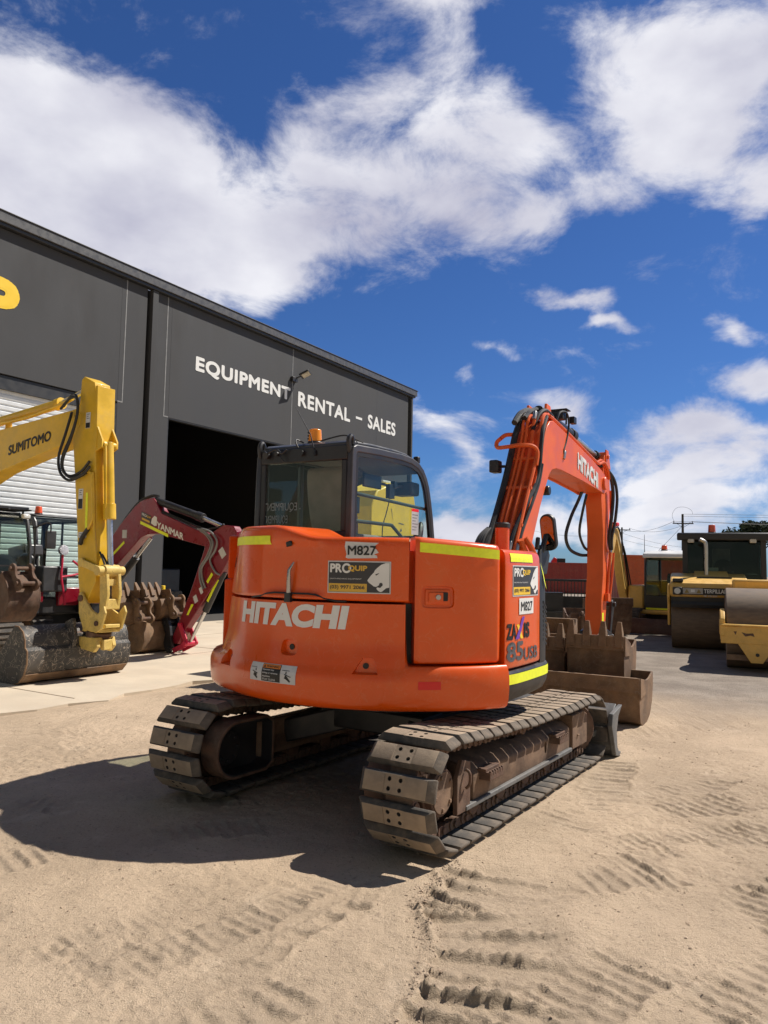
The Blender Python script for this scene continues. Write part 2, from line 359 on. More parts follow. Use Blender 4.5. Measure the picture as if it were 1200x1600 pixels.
BEACON = mat('amber_lens', (.95, .30, .01), .25, var=.05, coat=.5)
BEACON_R = mat('red_orange_lens', (.85, .10, .02), .25, var=.05, coat=.5)
MIRROR = mat('mirror_glass', (.27, .29, .30), .05, metal=1, var=0, rvar=0)
WALLM = mat('charcoal_wall_paint', (.046, .047, .051), .75, var=.09, vscale=.6, dust=.22, dcol=(.072, .069, .067), dscale=.7, stretch=(1, 1, .35), bump=.05, bscale=25)
TRIM = mat('grey_gutter_metal', (.085, .085, .088), .45, var=.08)
TRIMD = mat('dark_trim_metal', (.03, .031, .034), .5, var=.08)
SEALANT = mat('joint_sealant', (.24, .24, .24), .6, var=.15)
ROLLERD = mat('roller_door_metal', (.72, .74, .75), .42, var=.04, metal=.1)
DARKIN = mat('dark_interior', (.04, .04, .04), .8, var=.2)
CONTR = mat('red_container_paint', (.30, .035, .025), .55, var=.15, dust=.2, dcol=(.3, .15, .1))
CONTO = mat('orange_container_paint', (.50, .085, .02), .55, var=.12, dust=.2, dcol=(.35, .2, .1))
DRUM = mat('drum_steel', (.15, .105, .07), .62, var=.2, dust=.3, dcol=(.27, .20, .14), dscale=5, bump=.05, stretch=(1, 4, 4))
WOODP = mat('pole_timber', (.06, .05, .042), .9, var=.25, bump=.2)
WHITEP = mat('white_paint', (.75, .75, .74), .4, var=.05)

# ================================================================== SETTING
def vnoise(x, y, seed):
    """smooth lattice noise in [-1, 1]"""
    rs = np.random.RandomState(seed); T = rs.uniform(-1, 1, (256, 256))
    xi = np.floor(x).astype(int); yi = np.floor(y).astype(int); fx = x - xi; fy = y - yi
    fx = fx * fx * (3 - 2 * fx); fy = fy * fy * (3 - 2 * fy)
    g = lambda a, b: T[a % 256, b % 256]
    return (g(xi, yi) * (1 - fx) + g(xi + 1, yi) * fx) * (1 - fy) + (g(xi, yi + 1) * (1 - fx) + g(xi + 1, yi + 1) * fx) * fy
def sstep(a, b, x):
    t = np.clip((x - a) / (b - a), 0, 1); return t * t * (3 - 2 * t)
def along(x, y, path):
    """signed lateral distance (+ right of travel) and distance along a polyline"""
    P = [np.array(p, float) for p in path]; best = np.full(x.shape, 1e9); lat = np.full(x.shape, 1e3); run = np.zeros(x.shape); acc = 0
    for a, b in zip(P[:-1], P[1:]):
        d = b - a; L = np.hypot(*d); d = d / L
        t = np.clip((x - a[0]) * d[0] + (y - a[1]) * d[1], 0, L); dx = x - a[0] - t * d[0]; dy = y - a[1] - t * d[1]
        q = np.hypot(dx, dy); m = q < best; best = np.where(m, q, best)
        lat = np.where(m, np.sign(d[1] * dx - d[0] * dy) * q, lat); run = np.where(m, acc + t, run); acc += L
    return lat, run
def smooth_path(pts): return [(p.x, p.y) for p in spline([(a, b, 0) for a, b in pts], 8)]
TRAILS = [  # path of the left edge, width, pitch, depth, weight of the churned and shaded soil tone
    (smooth_path([(.42, 4.35), (.33, 4.06), (.21, 3.83), (.235, 3.41), (.13, 2.85), (.0, 2.2)]), .64, .152, .066, 1.0),
    (smooth_path([(.45, 2.5), (.71, 2.76), (1.16, 3.07), (1.81, 3.54), (2.8, 4.3), (3.8, 5.2)]), .36, .075, .026, .8),
    (smooth_path([(1.0, 2.5), (1.6, 2.85), (2.4, 3.4), (3.4, 4.3)]), .40, .085, .024, .75),
    (smooth_path([(.85, 3.92), (1.5, 4.02), (2.3, 4.35), (3.2, 4.9), (4.2, 5.8)]), .42, .09, .022, .85),
    (smooth_path([(-2.2, 2.35), (-1.49, 2.91), (-.73, 3.55), (-.29, 3.9), (.1, 4.2)]), .24, .058, .022, .85),
    (smooth_path([(-1.3, 2.45), (-.6, 3.0), (-.23, 3.5), (-.06, 3.75), (.1, 4.05)]), .10, .165, .034, .7),
    (smooth_path([(-2.6, 3.55), (-1.9, 4.05), (-1.3, 4.45), (-.6, 4.7)]), .34, .085, .020, .65),
    (smooth_path([(-2.9, 3.1), (-2.1, 3.35), (-1.5, 3.30), (-1.0, 2.95)]), .30, .12, .030, .75),
    (smooth_path([(1.9, 5.0), (2.6, 5.3), (3.5, 5.7), (4.6, 6.3)]), .40, .095, .020, .65),
    (smooth_path([(1.35, 4.42), (2.2, 4.75), (3.2, 5.25), (4.4, 6.0)]), .22, .08, .019, .65),
    (smooth_path([(-1.75, 2.4), (-1.05, 2.95), (-.45, 3.55), (-.05, 4.1)]), .20, .07, .020, .7),
    (smooth_path([(-.9, 2.4), (-.35, 2.75), (.05, 3.2)]), .30, .11, .022, .6),
    (smooth_path([(1.2, 4.75), (1.9, 5.2), (2.8, 6.0), (3.6, 7.0)]), .42, .10, .016, .6),
    (smooth_path([(3.4, 2.9), (2.6, 3.3), (2.0, 4.1), (1.75, 5.2), (2.2, 6.6)]), .34, .11, .018, .55),
    (smooth_path([(-3.6, 5.3), (-2.6, 4.95), (-1.6, 5.0), (-.8, 5.3)]), .38, .10, .018, .55),
]
def ground_h(x, y, want_mask=False):
    wx = x + .12 * vnoise(x * 1.7, y * 1.7, 50); wy = y + .12 * vnoise(x * 1.7 + 9, y * 1.7, 51)
    z = .012 * vnoise(wx * .7, wy * .7, 1) + .009 * vnoise(wx * 2.1, wy * 2.1, 2) + .005 * vnoise(wx * 5.3, wy * 5.3, 3)
    rough = sstep(-.25, .5, vnoise(wx * 1.1, wy * 1.1, 10) + .4 * vnoise(wx * 4, wy * 4, 13))
    fine = .005 * vnoise(wx * 13, wy * 13, 4) + .0045 * vnoise(x * 27, y * 27, 5) + .0045 * np.abs(vnoise(x * 43, y * 43, 6))
    z += fine * (.35 + .65 * rough)
    cl = vnoise(x * 9, y * 9, 8); z += .012 * np.clip(cl - .5, 0, 1) * rough
    cl = vnoise(x * 20, y * 20, 14); z += .010 * np.clip(cl - .55, 0, 1) * rough
    q = np.sqrt((x - 6.5) ** 2 + (y + .6) ** 2); z += .006 * vnoise(q * 11, np.arctan2(y + .6, x - 6.5) * 3, 11) * sstep(.3, 1.2, x) * (.4 + .6 * rough)
    q2 = np.sqrt((x + 7) ** 2 + (y - 9.5) ** 2); z += .006 * vnoise(q2 * 12, np.arctan2(y - 9.5, x + 7) * 3, 12) * sstep(.5, -.6, x) * (.4 + .6 * rough)
    mask = np.zeros(x.shape)
    for k, (path, w, pitch, dep, turn_shade) in enumerate(TRAILS):
        near = (np.abs(x - np.mean([p[0] for p in path])) < 4) & (np.abs(y - np.mean([p[1] for p in path])) < 4)
        if not near.any(): continue
        X, Y = x[near], y[near]
        lat, run = along(wx[near] * .2 + X * .8, wy[near] * .2 + Y * .8, path); lat = -lat
        total = sum(np.hypot(b[0] - a[0], b[1] - a[1]) for a, b in zip(path[:-1], path[1:]))
        edge = .03 * vnoise(run * 6, lat * 0 + k, 20 + k) + .018 * vnoise(run * 24, lat * 3, 30 + k) + .008 * vnoise(run * 60, lat * 5, 40 + k)
        m = sstep(-.008, .012, lat + edge) * sstep(w + .07 + edge, w - .10 + edge, lat); end = sstep(0, .2, run) * sstep(total, total - .15, run)
        wob = .16 * vnoise(run * 3, lat * 2.5, 60 + k) + .10 * vnoise(run * 9, lat * 8, 80 + k) + .05 * vnoise(run * 30, lat * 26, 85 + k)
        ph = run / pitch + wob + (.35 * lat / w if k != 0 else .25 * np.clip(.06 - lat, 0, 1) * 8); f = ph - np.floor(ph); n = np.floor(ph)
        amp = .55 + .45 * vnoise(n * 1.7 + .3, lat * 2.2 + n, 100 + k)            # every bar differs
        patch = (.72 + .28 * sstep(-.3, .3, vnoise(X * 2.6, Y * 2.6, 71))) if k == 0 else sstep(-.45 if 4 <= k <= 7 else -.3, .2, vnoise(X * 1.4 + 5 * k, Y * 1.4, 70 + k) + .35 * vnoise(X * 6, Y * 6, 90 + k))
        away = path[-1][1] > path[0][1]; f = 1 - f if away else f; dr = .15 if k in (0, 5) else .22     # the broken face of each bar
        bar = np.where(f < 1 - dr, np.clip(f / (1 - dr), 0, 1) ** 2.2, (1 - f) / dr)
        crumb = 1 + .55 * vnoise(X * 34, Y * 34, 110 + k) + .35 * vnoise(X * 70, Y * 70, 111 + k)
        fade = 1 if k else (1 - .65 * sstep(.25, .62, lat))
        dz = m * end * patch * (dep * bar * amp * crumb * fade - dep * .42)
        if k == 0: dz += end * (.020 * np.exp(-((lat + edge + .012) / .020) ** 2) * (.6 + .6 * vnoise(run * 14, lat * 0, 120)) * crumb)
        else: dz += end * patch * .30 * dep * (np.exp(-((lat + edge + .01) / .018) ** 2) + np.exp(-((lat - w + edge) / .02) ** 2)) * crumb
        z[near] += dz; face = sstep(1 - dr - .16, 1 - dr, f); mask[near] = np.maximum(mask[near], m * end * patch * turn_shade * (.35 + .25 * np.clip(crumb - .3, 0, 1) + .75 * face * amp * fade))  # darkest on each bar's near face: shade painted over the churned tone
    return (z, mask) if want_mask else z
def axis_pts(a, b, step, far_lo, far_hi):
    v = list(np.arange(a, b + 1e-6, step)); st = step; x = v[-1]; hi = []
    while x < far_hi: st *= 1.16; x += st; hi.append(x)
    st = step; x = a; lo = []
    while x > far_lo: st *= 1.16; x -= st; lo.append(x)
    return np.array(lo[::-1] + v + hi)
def build_ground():
    xs = axis_pts(-3.2, 3.9, .0115, -900, 900); ys = axis_pts(2.35, 7.4, .0115, -300, 2200)
    X, Y = np.meshgrid(xs, ys); Z, MK = ground_h(X, Y, True); fd = sstep(14, 7, np.hypot(X, Y - 4.5)); Z = Z * fd
    outd = (X + 4.785) * BNX + (Y - 21.506) * BNY; mk = sstep(8.0, 7.35, outd); Z = Z * (1 - mk) - .05 * mk
    # keep the soil under the tracks and the apron just below contact
    nx, ny = len(xs), len(ys); me = bpy.data.meshes.new('ground')
    me.vertices.add(nx * ny); me.vertices.foreach_set('co', np.stack([X, Y, Z], -1).astype(np.float32).ravel())
    idx = np.arange(nx * ny).reshape(ny, nx); q = np.stack([idx[:-1, :-1], idx[:-1, 1:], idx[1:, 1:], idx[1:, :-1]], -1).reshape(-1, 4)
    me.loops.add(q.size); me.loops.foreach_set('vertex_index', q.ravel().astype(np.int32))
    me.polygons.add(len(q)); me.polygons.foreach_set('loop_start', np.arange(0, q.size, 4, dtype=np.int32)); me.polygons.foreach_set('loop_total', np.full(len(q), 4, np.int32))
    me.update(calc_edges=True); me.polygons.foreach_set('use_smooth', [True] * len(q))
    at = me.attributes.new('turned_shade', 'FLOAT', 'POINT'); at.data.foreach_set('value', (MK * fd).astype(np.float32).ravel())
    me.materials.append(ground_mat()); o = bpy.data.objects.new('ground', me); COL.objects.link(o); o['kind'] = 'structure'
def ground_mat():
    m = bpy.data.materials.new('dirt'); m.use_nodes = True; nt = m.node_tree; N = nt.nodes; L = nt.links; b = N['Principled BSDF']
    g = N.new('ShaderNodeNewGeometry'); P = g.outputs['Position']
    def noise(s, det=8, ro=.62, dist=0):
        n = N.new('ShaderNodeTexNoise'); n.inputs['Scale'].default_value = s; n.inputs['Detail'].default_value = det; n.inputs['Roughness'].default_value = ro; n.inputs['Distortion'].default_value = dist; L.new(P, n.inputs[0]); return n.outputs['Fac']
    def rng(x, a, c, lo=0., hi=1.):
        n = N.new('ShaderNodeMapRange'); n.interpolation_type = 'SMOOTHSTEP'; n.inputs['From Min'].default_value = a; n.inputs['From Max'].default_value = c; n.inputs['To Min'].default_value = lo; n.inputs['To Max'].default_value = hi; L.new(x, n.inputs[0]); return n.outputs[0]
    def mixc(f, a, c):
        n = N.new('ShaderNodeMix'); n.data_type = 'RGBA'
        L.new(f, n.inputs[0])
        for i, x in ((6, a), (7, c)):
            if isinstance(x, tuple): n.inputs[i].default_value = (*x, 1)
            else: L.new(x, n.inputs[i])
        return n.outputs[2]
    def ma(op, a, c, d=None):
        n = N.new('ShaderNodeMath'); n.operation = op
        for i, x in enumerate((a, c, d)):
            if x is None: continue
            if isinstance(x, (int, float)): n.inputs[i].default_value = x
            else: L.new(x, n.inputs[i])
        return n.outputs[0]
    sp = N.new('ShaderNodeSeparateXYZ'); L.new(P, sp.inputs[0])
    c = mixc(rng(noise(.55, 6, .6, .4), .36, .64), (.575, .440, .310), (.445, .340, .238))
    c = mixc(rng(noise(2.6, 8, .65, .5), .55, .72, 0, .55), c, (.66, .52, .38))
    c = mixc(rng(noise(4.5, 10, .7), .56, .74, 0, .55), c, (.32, .245, .175))
    # damp, churned soil and gravelly patches; painted shade on the bars' near faces
    c = mixc(rng(noise(48, 6, .75), .54, .66, 0, .75), c, (.27, .205, .15))
    c = mixc(rng(noise(110, 4, .7), .58, .68, 0, .7), c, (.66, .545, .41))
    tn = N.new('ShaderNodeAttribute'); tn.attribute_name = 'turned_shade'
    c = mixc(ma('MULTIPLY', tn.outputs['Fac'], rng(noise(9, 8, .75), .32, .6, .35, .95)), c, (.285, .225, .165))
    # grey gravel of the yard further off to the right
    far = ma('ADD', ma('MULTIPLY_ADD', sp.outputs[0], .38, sp.outputs[1]), ma('MULTIPLY', noise(.5, 5, .6), 5.0))
    gm = rng(far, 11.6, 15.6, 0, .88)
    gc = mixc(rng(noise(1.2, 8, .7), .4, .62), (.20, .172, .147), (.30, .26, .22))
    gc = mixc(rng(noise(26, 5, .7), .52, .68, 0, .6), gc, (.30, .265, .23))
    c = mixc(gm, c, gc)
    L.new(c, b.inputs['Base Color']); b.inputs['Roughness'].default_value = .95; b.inputs['Specular IOR Level'].default_value = .15
    h = ma('ADD', ma('MULTIPLY', noise(38, 8, .75), .9), ma('MULTIPLY', noise(150, 4, .65), .5)); h = ma('ADD', h, ma('MULTIPLY', noise(9, 6, .6), 1.0))
    bp = N.new('ShaderNodeBump'); bp.inputs['Strength'].default_value = .8; bp.inputs['Distance'].default_value = .022; L.new(h, bp.inputs['Height']); L.new(bp.outputs[0], b.inputs['Normal'])
    return m
BNX, BNY = cos(radians(31.6)), -sin(radians(31.6))
build_ground()

def build_gravel():
    """loose clods and pebbles lying on the dirt"""
    rs = np.random.RandomState(3); mb = MB(); n = 6500
    x = rs.uniform(-3.4, 4.2, n); y = 2.4 + rs.uniform(0, 1, n) ** 1.3 * 6.0
    dens = vnoise(x * 1.3, y * 1.3, 31) + .6 * vnoise(x * 4, y * 4, 32)
    keep = dens > rs.uniform(-.8, .9, n); x = x[keep]; y = y[keep]
    # crumbs broken out along the grouser marks
    p = np.array(TRAILS[0][0]); k = rs.randint(0, len(p), 900)
    x = np.concatenate([x, p[k, 0] + rs.normal(.0, .035, 900)]); y = np.concatenate([y, p[k, 1] + rs.normal(0, .05, 900)])
    z = ground_h(x, y); s = .0022 + .0058 * rs.uniform(0, 1, len(x)) ** 3; big = rs.uniform(0, 1, len(x)) > .992; s[big] *= 2.0
    base = np.array([(1, 0, 0), (-1, 0, 0), (0, 1, 0), (0, -1, 0), (0, 0, .8), (0, 0, -.8), (.6, .6, .5), (-.6, .6, .4), (-.5, -.65, .5), (.65, -.5, .45)])
    F = [(0, 6, 4), (6, 2, 4), (2, 7, 4), (7, 1, 4), (1, 8, 4), (8, 3, 4), (3, 9, 4), (9, 0, 4), (0, 2, 6), (2, 1, 7), (1, 3, 8), (3, 0, 9), (0, 5, 2), (2, 5, 1), (1, 5, 3), (3, 5, 0)]
    for i in range(len(x)):
        a = rs.uniform(0, 6.28); q = base * rs.uniform(.6, 1.3, base.shape) * s[i] * np.array([rs.uniform(.8, 1.7), 1, .8])
        ca, sa = cos(a), sin(a); vs = [(x[i] + ca * v[0] - sa * v[1], y[i] + sa * v[0] + ca * v[1], z[i] + v[2] + s[i] * .15) for v in q]
        mb.add(vs, F)
    o = mb.build('loose_gravel', mat('clod', (.37, .275, .195), .95, var=.35, vscale=3.5, bump=.3), None, smooth=False); o['kind'] = 'stuff'
build_gravel()

# ------------------------------------------------------------------ warehouse (local x = out of the wall, y = along it, z up)
BY = radians(31.6); B0 = Vector((-4.785, 21.506, 0)); BN = Vector((cos(BY), -sin(BY), 0)); BD = Vector((sin(BY), cos(BY), 0))
def bld(s, out, z=0): return B0 + BD * s + BN * out + Vector((0, 0, z))
def build_apron():
    m = mat('concrete', (.55, .465, .355), .9, var=.10, vscale=.9, dust=.42, dcol=(.53, .41, .295), dscale=.7, bump=.15, bscale=30, scratch=.12, sccol=(.33, .26, .2))
    mb = MB(); rs = random.Random(5); n = 120; s0, s1 = -34, 16
    edge = [(7.72 + .10 * sin(i * .9) + rs.uniform(-.09, .09), s0 + (s1 - s0) * i / n) for i in range(n + 1)]
    mb.prism([(-16, s0)] + edge + [(-16, s1)], 'z', -.05, .012)
    o = mb.build('concrete_apron', m, None, smooth=False); o.location = B0; o.rotation_euler = (0, 0, -BY); o['kind'] = 'structure'
    mj = MB()
    for s in range(-30, 16, 5): mj.box((3.8, s, .0125), (7.4, .018, .007))
    for k in (2.6, 5.2): mj.box((k, -9, .0125), (.018, 48, .006))
    j = mj.build('apron_joints', mat('joint_dirt', (.30, .225, .16), .95), None, smooth=False); j.location = B0; j.rotation_euler = (0, 0, -BY); j['kind'] = 'structure'
build_apron()
def build_warehouse():
    t = thing('warehouse', 'dark charcoal warehouse with white EQUIPMENT RENTAL - SALES lettering, roller door and open dark doorway', 'warehouse', B0, -BY)
    W = -.18
    mb = MB()
    mb.box((W / 2, -16.5, 4.4), (.18, 7.0, 8.8)); mb.box((W / 2, -8.325, 7.225), (.18, 9.35, 3.15)); mb.box((W / 2, -3.25, 4.4), (.18, .80, 8.8))
    mb.build('wall', WALLM, t, .006)
    mb = MB(); mb.box((W / 2, -2.275, 4.4), (.18, .55, 8.8)); mb.box((W / 2, 3.225, 7.175), (.18, 10.45, 3.25)); mb.box((W / 2, 9.67, 4.4), (.18, 2.44, 8.8))
    mb.build('wall', WALLM, t, .006)
    mb = MB(); mb.box((-.06, -2.64, 4.4), (.28, .18, 8.8)); mb.build('steel_post', WALLM, t, .005); mb = MB(); mb.box((-.06, 11.105, 4.43), (.28, .11, 8.86)); mb.build('steel_post', WALLM, t, .005)
    mb = MB(); mb.box((-.23, -2.79, 4.4), (.05, .12, 8.8)); mb.build('recess_panel', TRIMD, t); mb = MB(); mb.box((-.23, 10.97, 4.4), (.05, .16, 8.8)); mb.build('recess_panel', TRIMD, t)
    g = MB(); g.box((.03, -4.3, 9.0), (.26, 31.36, .22)); g.box((.02, -4.3, 9.125), (.32, 31.44, .03), mi=1); g.box((.02, -4.3, 8.845), (.2, 31.2, .07), mi=1)
    g.build('gutter', [TRIM, TRIMD], t, .01)
    for y, z0, foot in ((-3.505, 5.65, -.145), (-2.15, 5.55, .15), (3.22, 5.55, 0)):
        s = MB(); a, b, c, e = y - .014, y + .014, z0, 8.8
        pts = [(a, e), (b, e), (b, c), (a, c)] if not foot else ([(a, e), (b, e), (b, c), (y + foot, c), (y + foot, c + .028), (a, c + .028)] if foot < 0 else [(a, e), (b, e), (b, c + .028), (y + foot, c + .028), (y + foot, c), (a, c)])
        s.prism(pts, 'x', -.003, .004); s.build('joint_sealant', SEALANT, t, smooth=False)
    r = MB(); r.box((-.10, -8.325, 5.48), (.12, 9.33, .3)); r.build('door_header', TRIMD, t)
    # roller door: ribbed curtain
    pr = []; z = 0.02
    while z < 5.4:
        pr += [(-.14, z), (-.115, z + .02), (-.115, z + .085), (-.14, z + .105)]; z += .125
    vs = []; fs = []
    for y in (-12.95, -3.70): vs += [(a, y, b) for a, b in pr]
    n = len(pr); fs = [(i, i + 1, n + i + 1, n + i) for i in range(n - 1)]
    m2 = MB(); m2.add(vs, fs); m2.build('roller_door', ROLLERD, t, smooth=False)
    for c, dd, nm in (((-.075, -3.675, 2.8), (.14, .05, 5.6), 'door_track'), ((-.075, -12.975, 2.8), (.14, .05, 5.6), 'door_track'), ((-.09, 3.225, 5.535), (.16, 10.44, .03), 'lintel_trim'), ((-.09, -1.985, 2.76), (.17, .03, 5.5), 'jamb_trim')):
        m3 = MB(); m3.box(c, dd); m3.build(nm, TRIMD, t)
    # shell behind the front wall
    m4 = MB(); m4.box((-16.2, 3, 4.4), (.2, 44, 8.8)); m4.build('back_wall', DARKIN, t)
    m5 = MB(); m5.box((-8.2, 11.08, 4.4), (15.9, .14, 8.8)); m5.build('side_wall', WALLM, t)
    m5 = MB(); m5.box((-8.2, -19.93, 4.4), (15.9, .14, 8.8)); m5.build('side_wall', WALLM, t)
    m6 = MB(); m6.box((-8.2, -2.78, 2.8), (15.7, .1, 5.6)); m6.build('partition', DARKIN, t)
    m7 = MB(); m7.add([(-.17, -20, 8.85), (-.17, 11.2, 8.85), (-16.3, 11.2, 8.7), (-16.3, -20, 8.7), (-.17, -20, 8.8), (-.17, 11.2, 8.8), (-16.3, 11.2, 8.65), (-16.3, -20, 8.65)], [(0, 1, 2, 3), (4, 7, 6, 5), (0, 4, 5, 1), (1, 5, 6, 2), (2, 6, 7, 3), (3, 7, 4, 0)]); m7.build('roof', TRIMD, t, smooth=False)
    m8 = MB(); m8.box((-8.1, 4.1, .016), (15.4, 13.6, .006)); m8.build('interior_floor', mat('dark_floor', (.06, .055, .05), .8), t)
    # lettering
    fm = plane_map((0, 0, 0), (0, 1, 0), (0, 0, 1))
    for w, a, b, c, e in (('EQUIPMENT', -1.08, 6.98, 3.13, 7.47), ('RENTAL', 3.54, 6.96, 6.62, 7.46), ('SALES', 7.82, 6.96, 9.88, 7.5)):
        d = Decal(fm); d.text(w, a, b, c, e, .006, 0, .05, spacing=1.1); d.build('lettering', WHITE, t)
    d = Decal(fm); d.rect(7.0, 7.17, 7.42, 7.26, .006, 0); d.build('lettering', WHITE, t)
    d = Decal(fm); d.text('PRO', -13.2, 6.45, -10.3, 7.75, .006, 0, .065); d.build('logo_lettering', WHITE, t); d = Decal(fm); d.text('QUIP', -10.1, 6.45, -6.35, 7.75, .006, 0, .065); d.build('logo_lettering', YELLOWI, t)
build_warehouse()
def build_floodlight():
    t = thing('floodlight', 'small black floodlight bracketed to the charcoal wall above the lettering', 'floodlight', bld(3.35, 0, 7.78), -BY)
    m = MB(); m.box((.05, -.1, 0), (.1, .26, .16)); m.bar((.08, -.05, .05), (.26, .02, .12), .04, .04); m.build('bracket', BLACKM, t, .01)
    R = Matrix.Rotation(radians(-28), 3, 'Y') @ Matrix.Rotation(radians(20), 3, 'Z')
    m = MB(); m.box((.36, .08, .18), (.34, .34, .06), R); h = m.build('lamp_head', BLACKM, t, .015)
    m = MB(); c = Vector((.36, .08, .18)) + R @ Vector((0.02, 0, -.033)); m.box(c, (.26, .27, .01), R); m.build('lens', mat('floodlight_lens', (.5, .46, .36), .25), h)
build_floodlight()

def parked_machine():
    t = thing('parked_machine', 'black machine parked just inside the dark doorway, with small labels and yellow strips', 'machine', bld(.2, -3.6), -BY)
    m = MB(); m.box((0, 0, .95), (1.2, 2.6, 1.1)); m.box((-.1, -.3, 1.9), (1.0, 1.3, .9)); m.build('body', BLACKM, t, .05)
    m = MB(); m.box((.1, .9, .4), (1.6, .5, .8)); m.box((.1, -.9, .4), (1.6, .5, .8)); m.build('undercarriage', RUBBER, t, .05)
    fm = plane_map((.602, 0, 0), (0, 1, 0), (0, 0, 1))
    for a, b, c, e, mm, nm in ((-.95, 1.30, -.70, 1.42, WHITE, 'number_label'), (-.1, 1.2, .5, 1.42, SLATE, 'dealer_sticker'), (-.9, .82, -.4, .90, HIVIS, 'reflective_strip'), (.1, .82, .6, .90, HIVIS, 'reflective_strip')): D = Decal(fm); D.rect(a, b, c, e, .004, 0, 1); D.build(nm, mm, t)
parked_machine()

# ================================================================== MAIN EXCAVATOR (local x right, y forward, z up)
EX_C = (0.2005, 6.025, 0); EX_YAW = radians(33.3); UP_ROT = radians(2.8); UP_OFF = (-.12, 0, 0)
EXC = thing('orange_excavator', 'orange excavator with HITACHI lettering across its rear, standing on dusty rubber-padded tracks in the foreground', 'excavator', EX_C, -EX_YAW)
def up(o):
    o.location = UP_OFF; o.rotation_euler = (0, 0, UP_ROT); return o
def catmull2(pts, n=6): return [(p.x, p.y) for p in spline([(a, b, 0) for a, b in pts], n)]

# ---- undercarriage
def track_path():
    yr, zr, rr, yf, zf, rf = -1.26, .345, .345, 1.28, .30, .30; k = .075
    P = []
    for i in range(41): P.append((yr + (yf - yr) * i / 40, k))
    for i in range(1, 30): a = -pi / 2 + pi * i / 30; P.append((yf + (rf - k) * cos(a), zf + (rf - k) * sin(a)))
    for i in range(41):
        t = i / 40; P.append((yf + (yr - yf) * t, (2 * rf - k) * (1 - t) + (2 * rr - k) * t - .022 * sin(pi * t) - .010 * abs(sin(3 * pi * t)) * sin(pi * t)))
    for i in range(1, 30): a = pi / 2 + pi * i / 30; P.append((yr + (rr - k) * cos(a), zr + (rr - k) * sin(a)))
    return P
TP = [Vector((0, a, b)) for a, b in track_path()]
def walk(n, ph=0):
    seg = [(TP[i], TP[(i + 1) % len(TP)]) for i in range(len(TP))]; ln = [(b - a).length for a, b in seg]; T = sum(ln); out = []
    for k in range(n):
        s = (k + ph) / n * T % T; i = 0
        while s > ln[i]: s -= ln[i]; i += 1
        a, b = seg[i]; 
        # smoothed tangent
        j = TP[(i + 3) % len(TP)] - TP[(i - 2) % len(TP)]
        out.append((a.lerp(b, s / ln[i]), j.normalized()))
    return out
def make_pad():
    mb = MB(); h = .064; w = .245; wt = .205; l = .0625; lt = .053
    vs = [(-w, -l, .012), (w, -l, .012), (w, l, .012), (-w, l, .012), (-w, -l, .028), (w, -l, .028), (w, l, .028), (-w, l, .028), (-wt, -lt, h), (wt, -lt, h), (wt, lt, h), (-wt, lt, h)]
    mb.add(vs, [(0, 3, 2, 1), (0, 1, 5, 4), (1, 2, 6, 5), (2, 3, 7, 6), (3, 0, 4, 7), (4, 5, 9, 8), (5, 6, 10, 9), (6, 7, 11, 10), (7, 4, 8, 11)])
    mb.f.append((8, 9, 10, 11)); mb.mi.append(1)
    o = mb.build('shoe', [RUBBER, PADFACE], None, 0)
    b = o.modifiers.new('bv', 'BEVEL'); b.width = .007; b.segments = 2; b.limit_method = 'ANGLE'; b.angle_limit = radians(25)
    bpy.context.view_layer.update(); me = bpy.data.meshes.new_from_object(o.evaluated_get(bpy.context.evaluated_depsgraph_get())); o.modifiers.clear(); o.data = me
    cs = []
    for sx in (-.036, .036):
        for sy in (-.026, .026): cs.append(MB().cyl((sx, sy, .035), (sx, sy, .2), .0125, n=14))
    rec = MB(); rec.box((0, 0, h + .03), (.135, .2, .066)); rec.mat = 1; cs.insert(0, rec)
    cut(o, cs)
    return o
PAD = make_pad(); PAD_USED = [False]
def chain_mesh():
    mb = MB()
    for p, t in walk(46):
        n = Vector((0, -t.z, t.y)) * -1                      # inward
        n = Vector((0, t.z, -t.y)); n = -n
        R = Matrix((Vector((1, 0, 0)), t, n)).transposed()
        for sx in (-.075, .075):
            mb.box(p + n * .030 + Vector((sx, 0, 0)), (.028, .100, .055), R)
            for e in (-.045, .045): mb.cyl(p + n * .036 + t * e + Vector((sx - .022, 0, 0)), p + n * .036 + t * e + Vector((sx + .022, 0, 0)), .032, n=12)
        mb.cyl(p + n * .036 + t * .068 + Vector((-.11, 0, 0)), p + n * .036 + t * .068 + Vector((.11, 0, 0)), .019, n=10)
        mb.box(p + n * .004, (.17, .105, .012), R)
    return mb
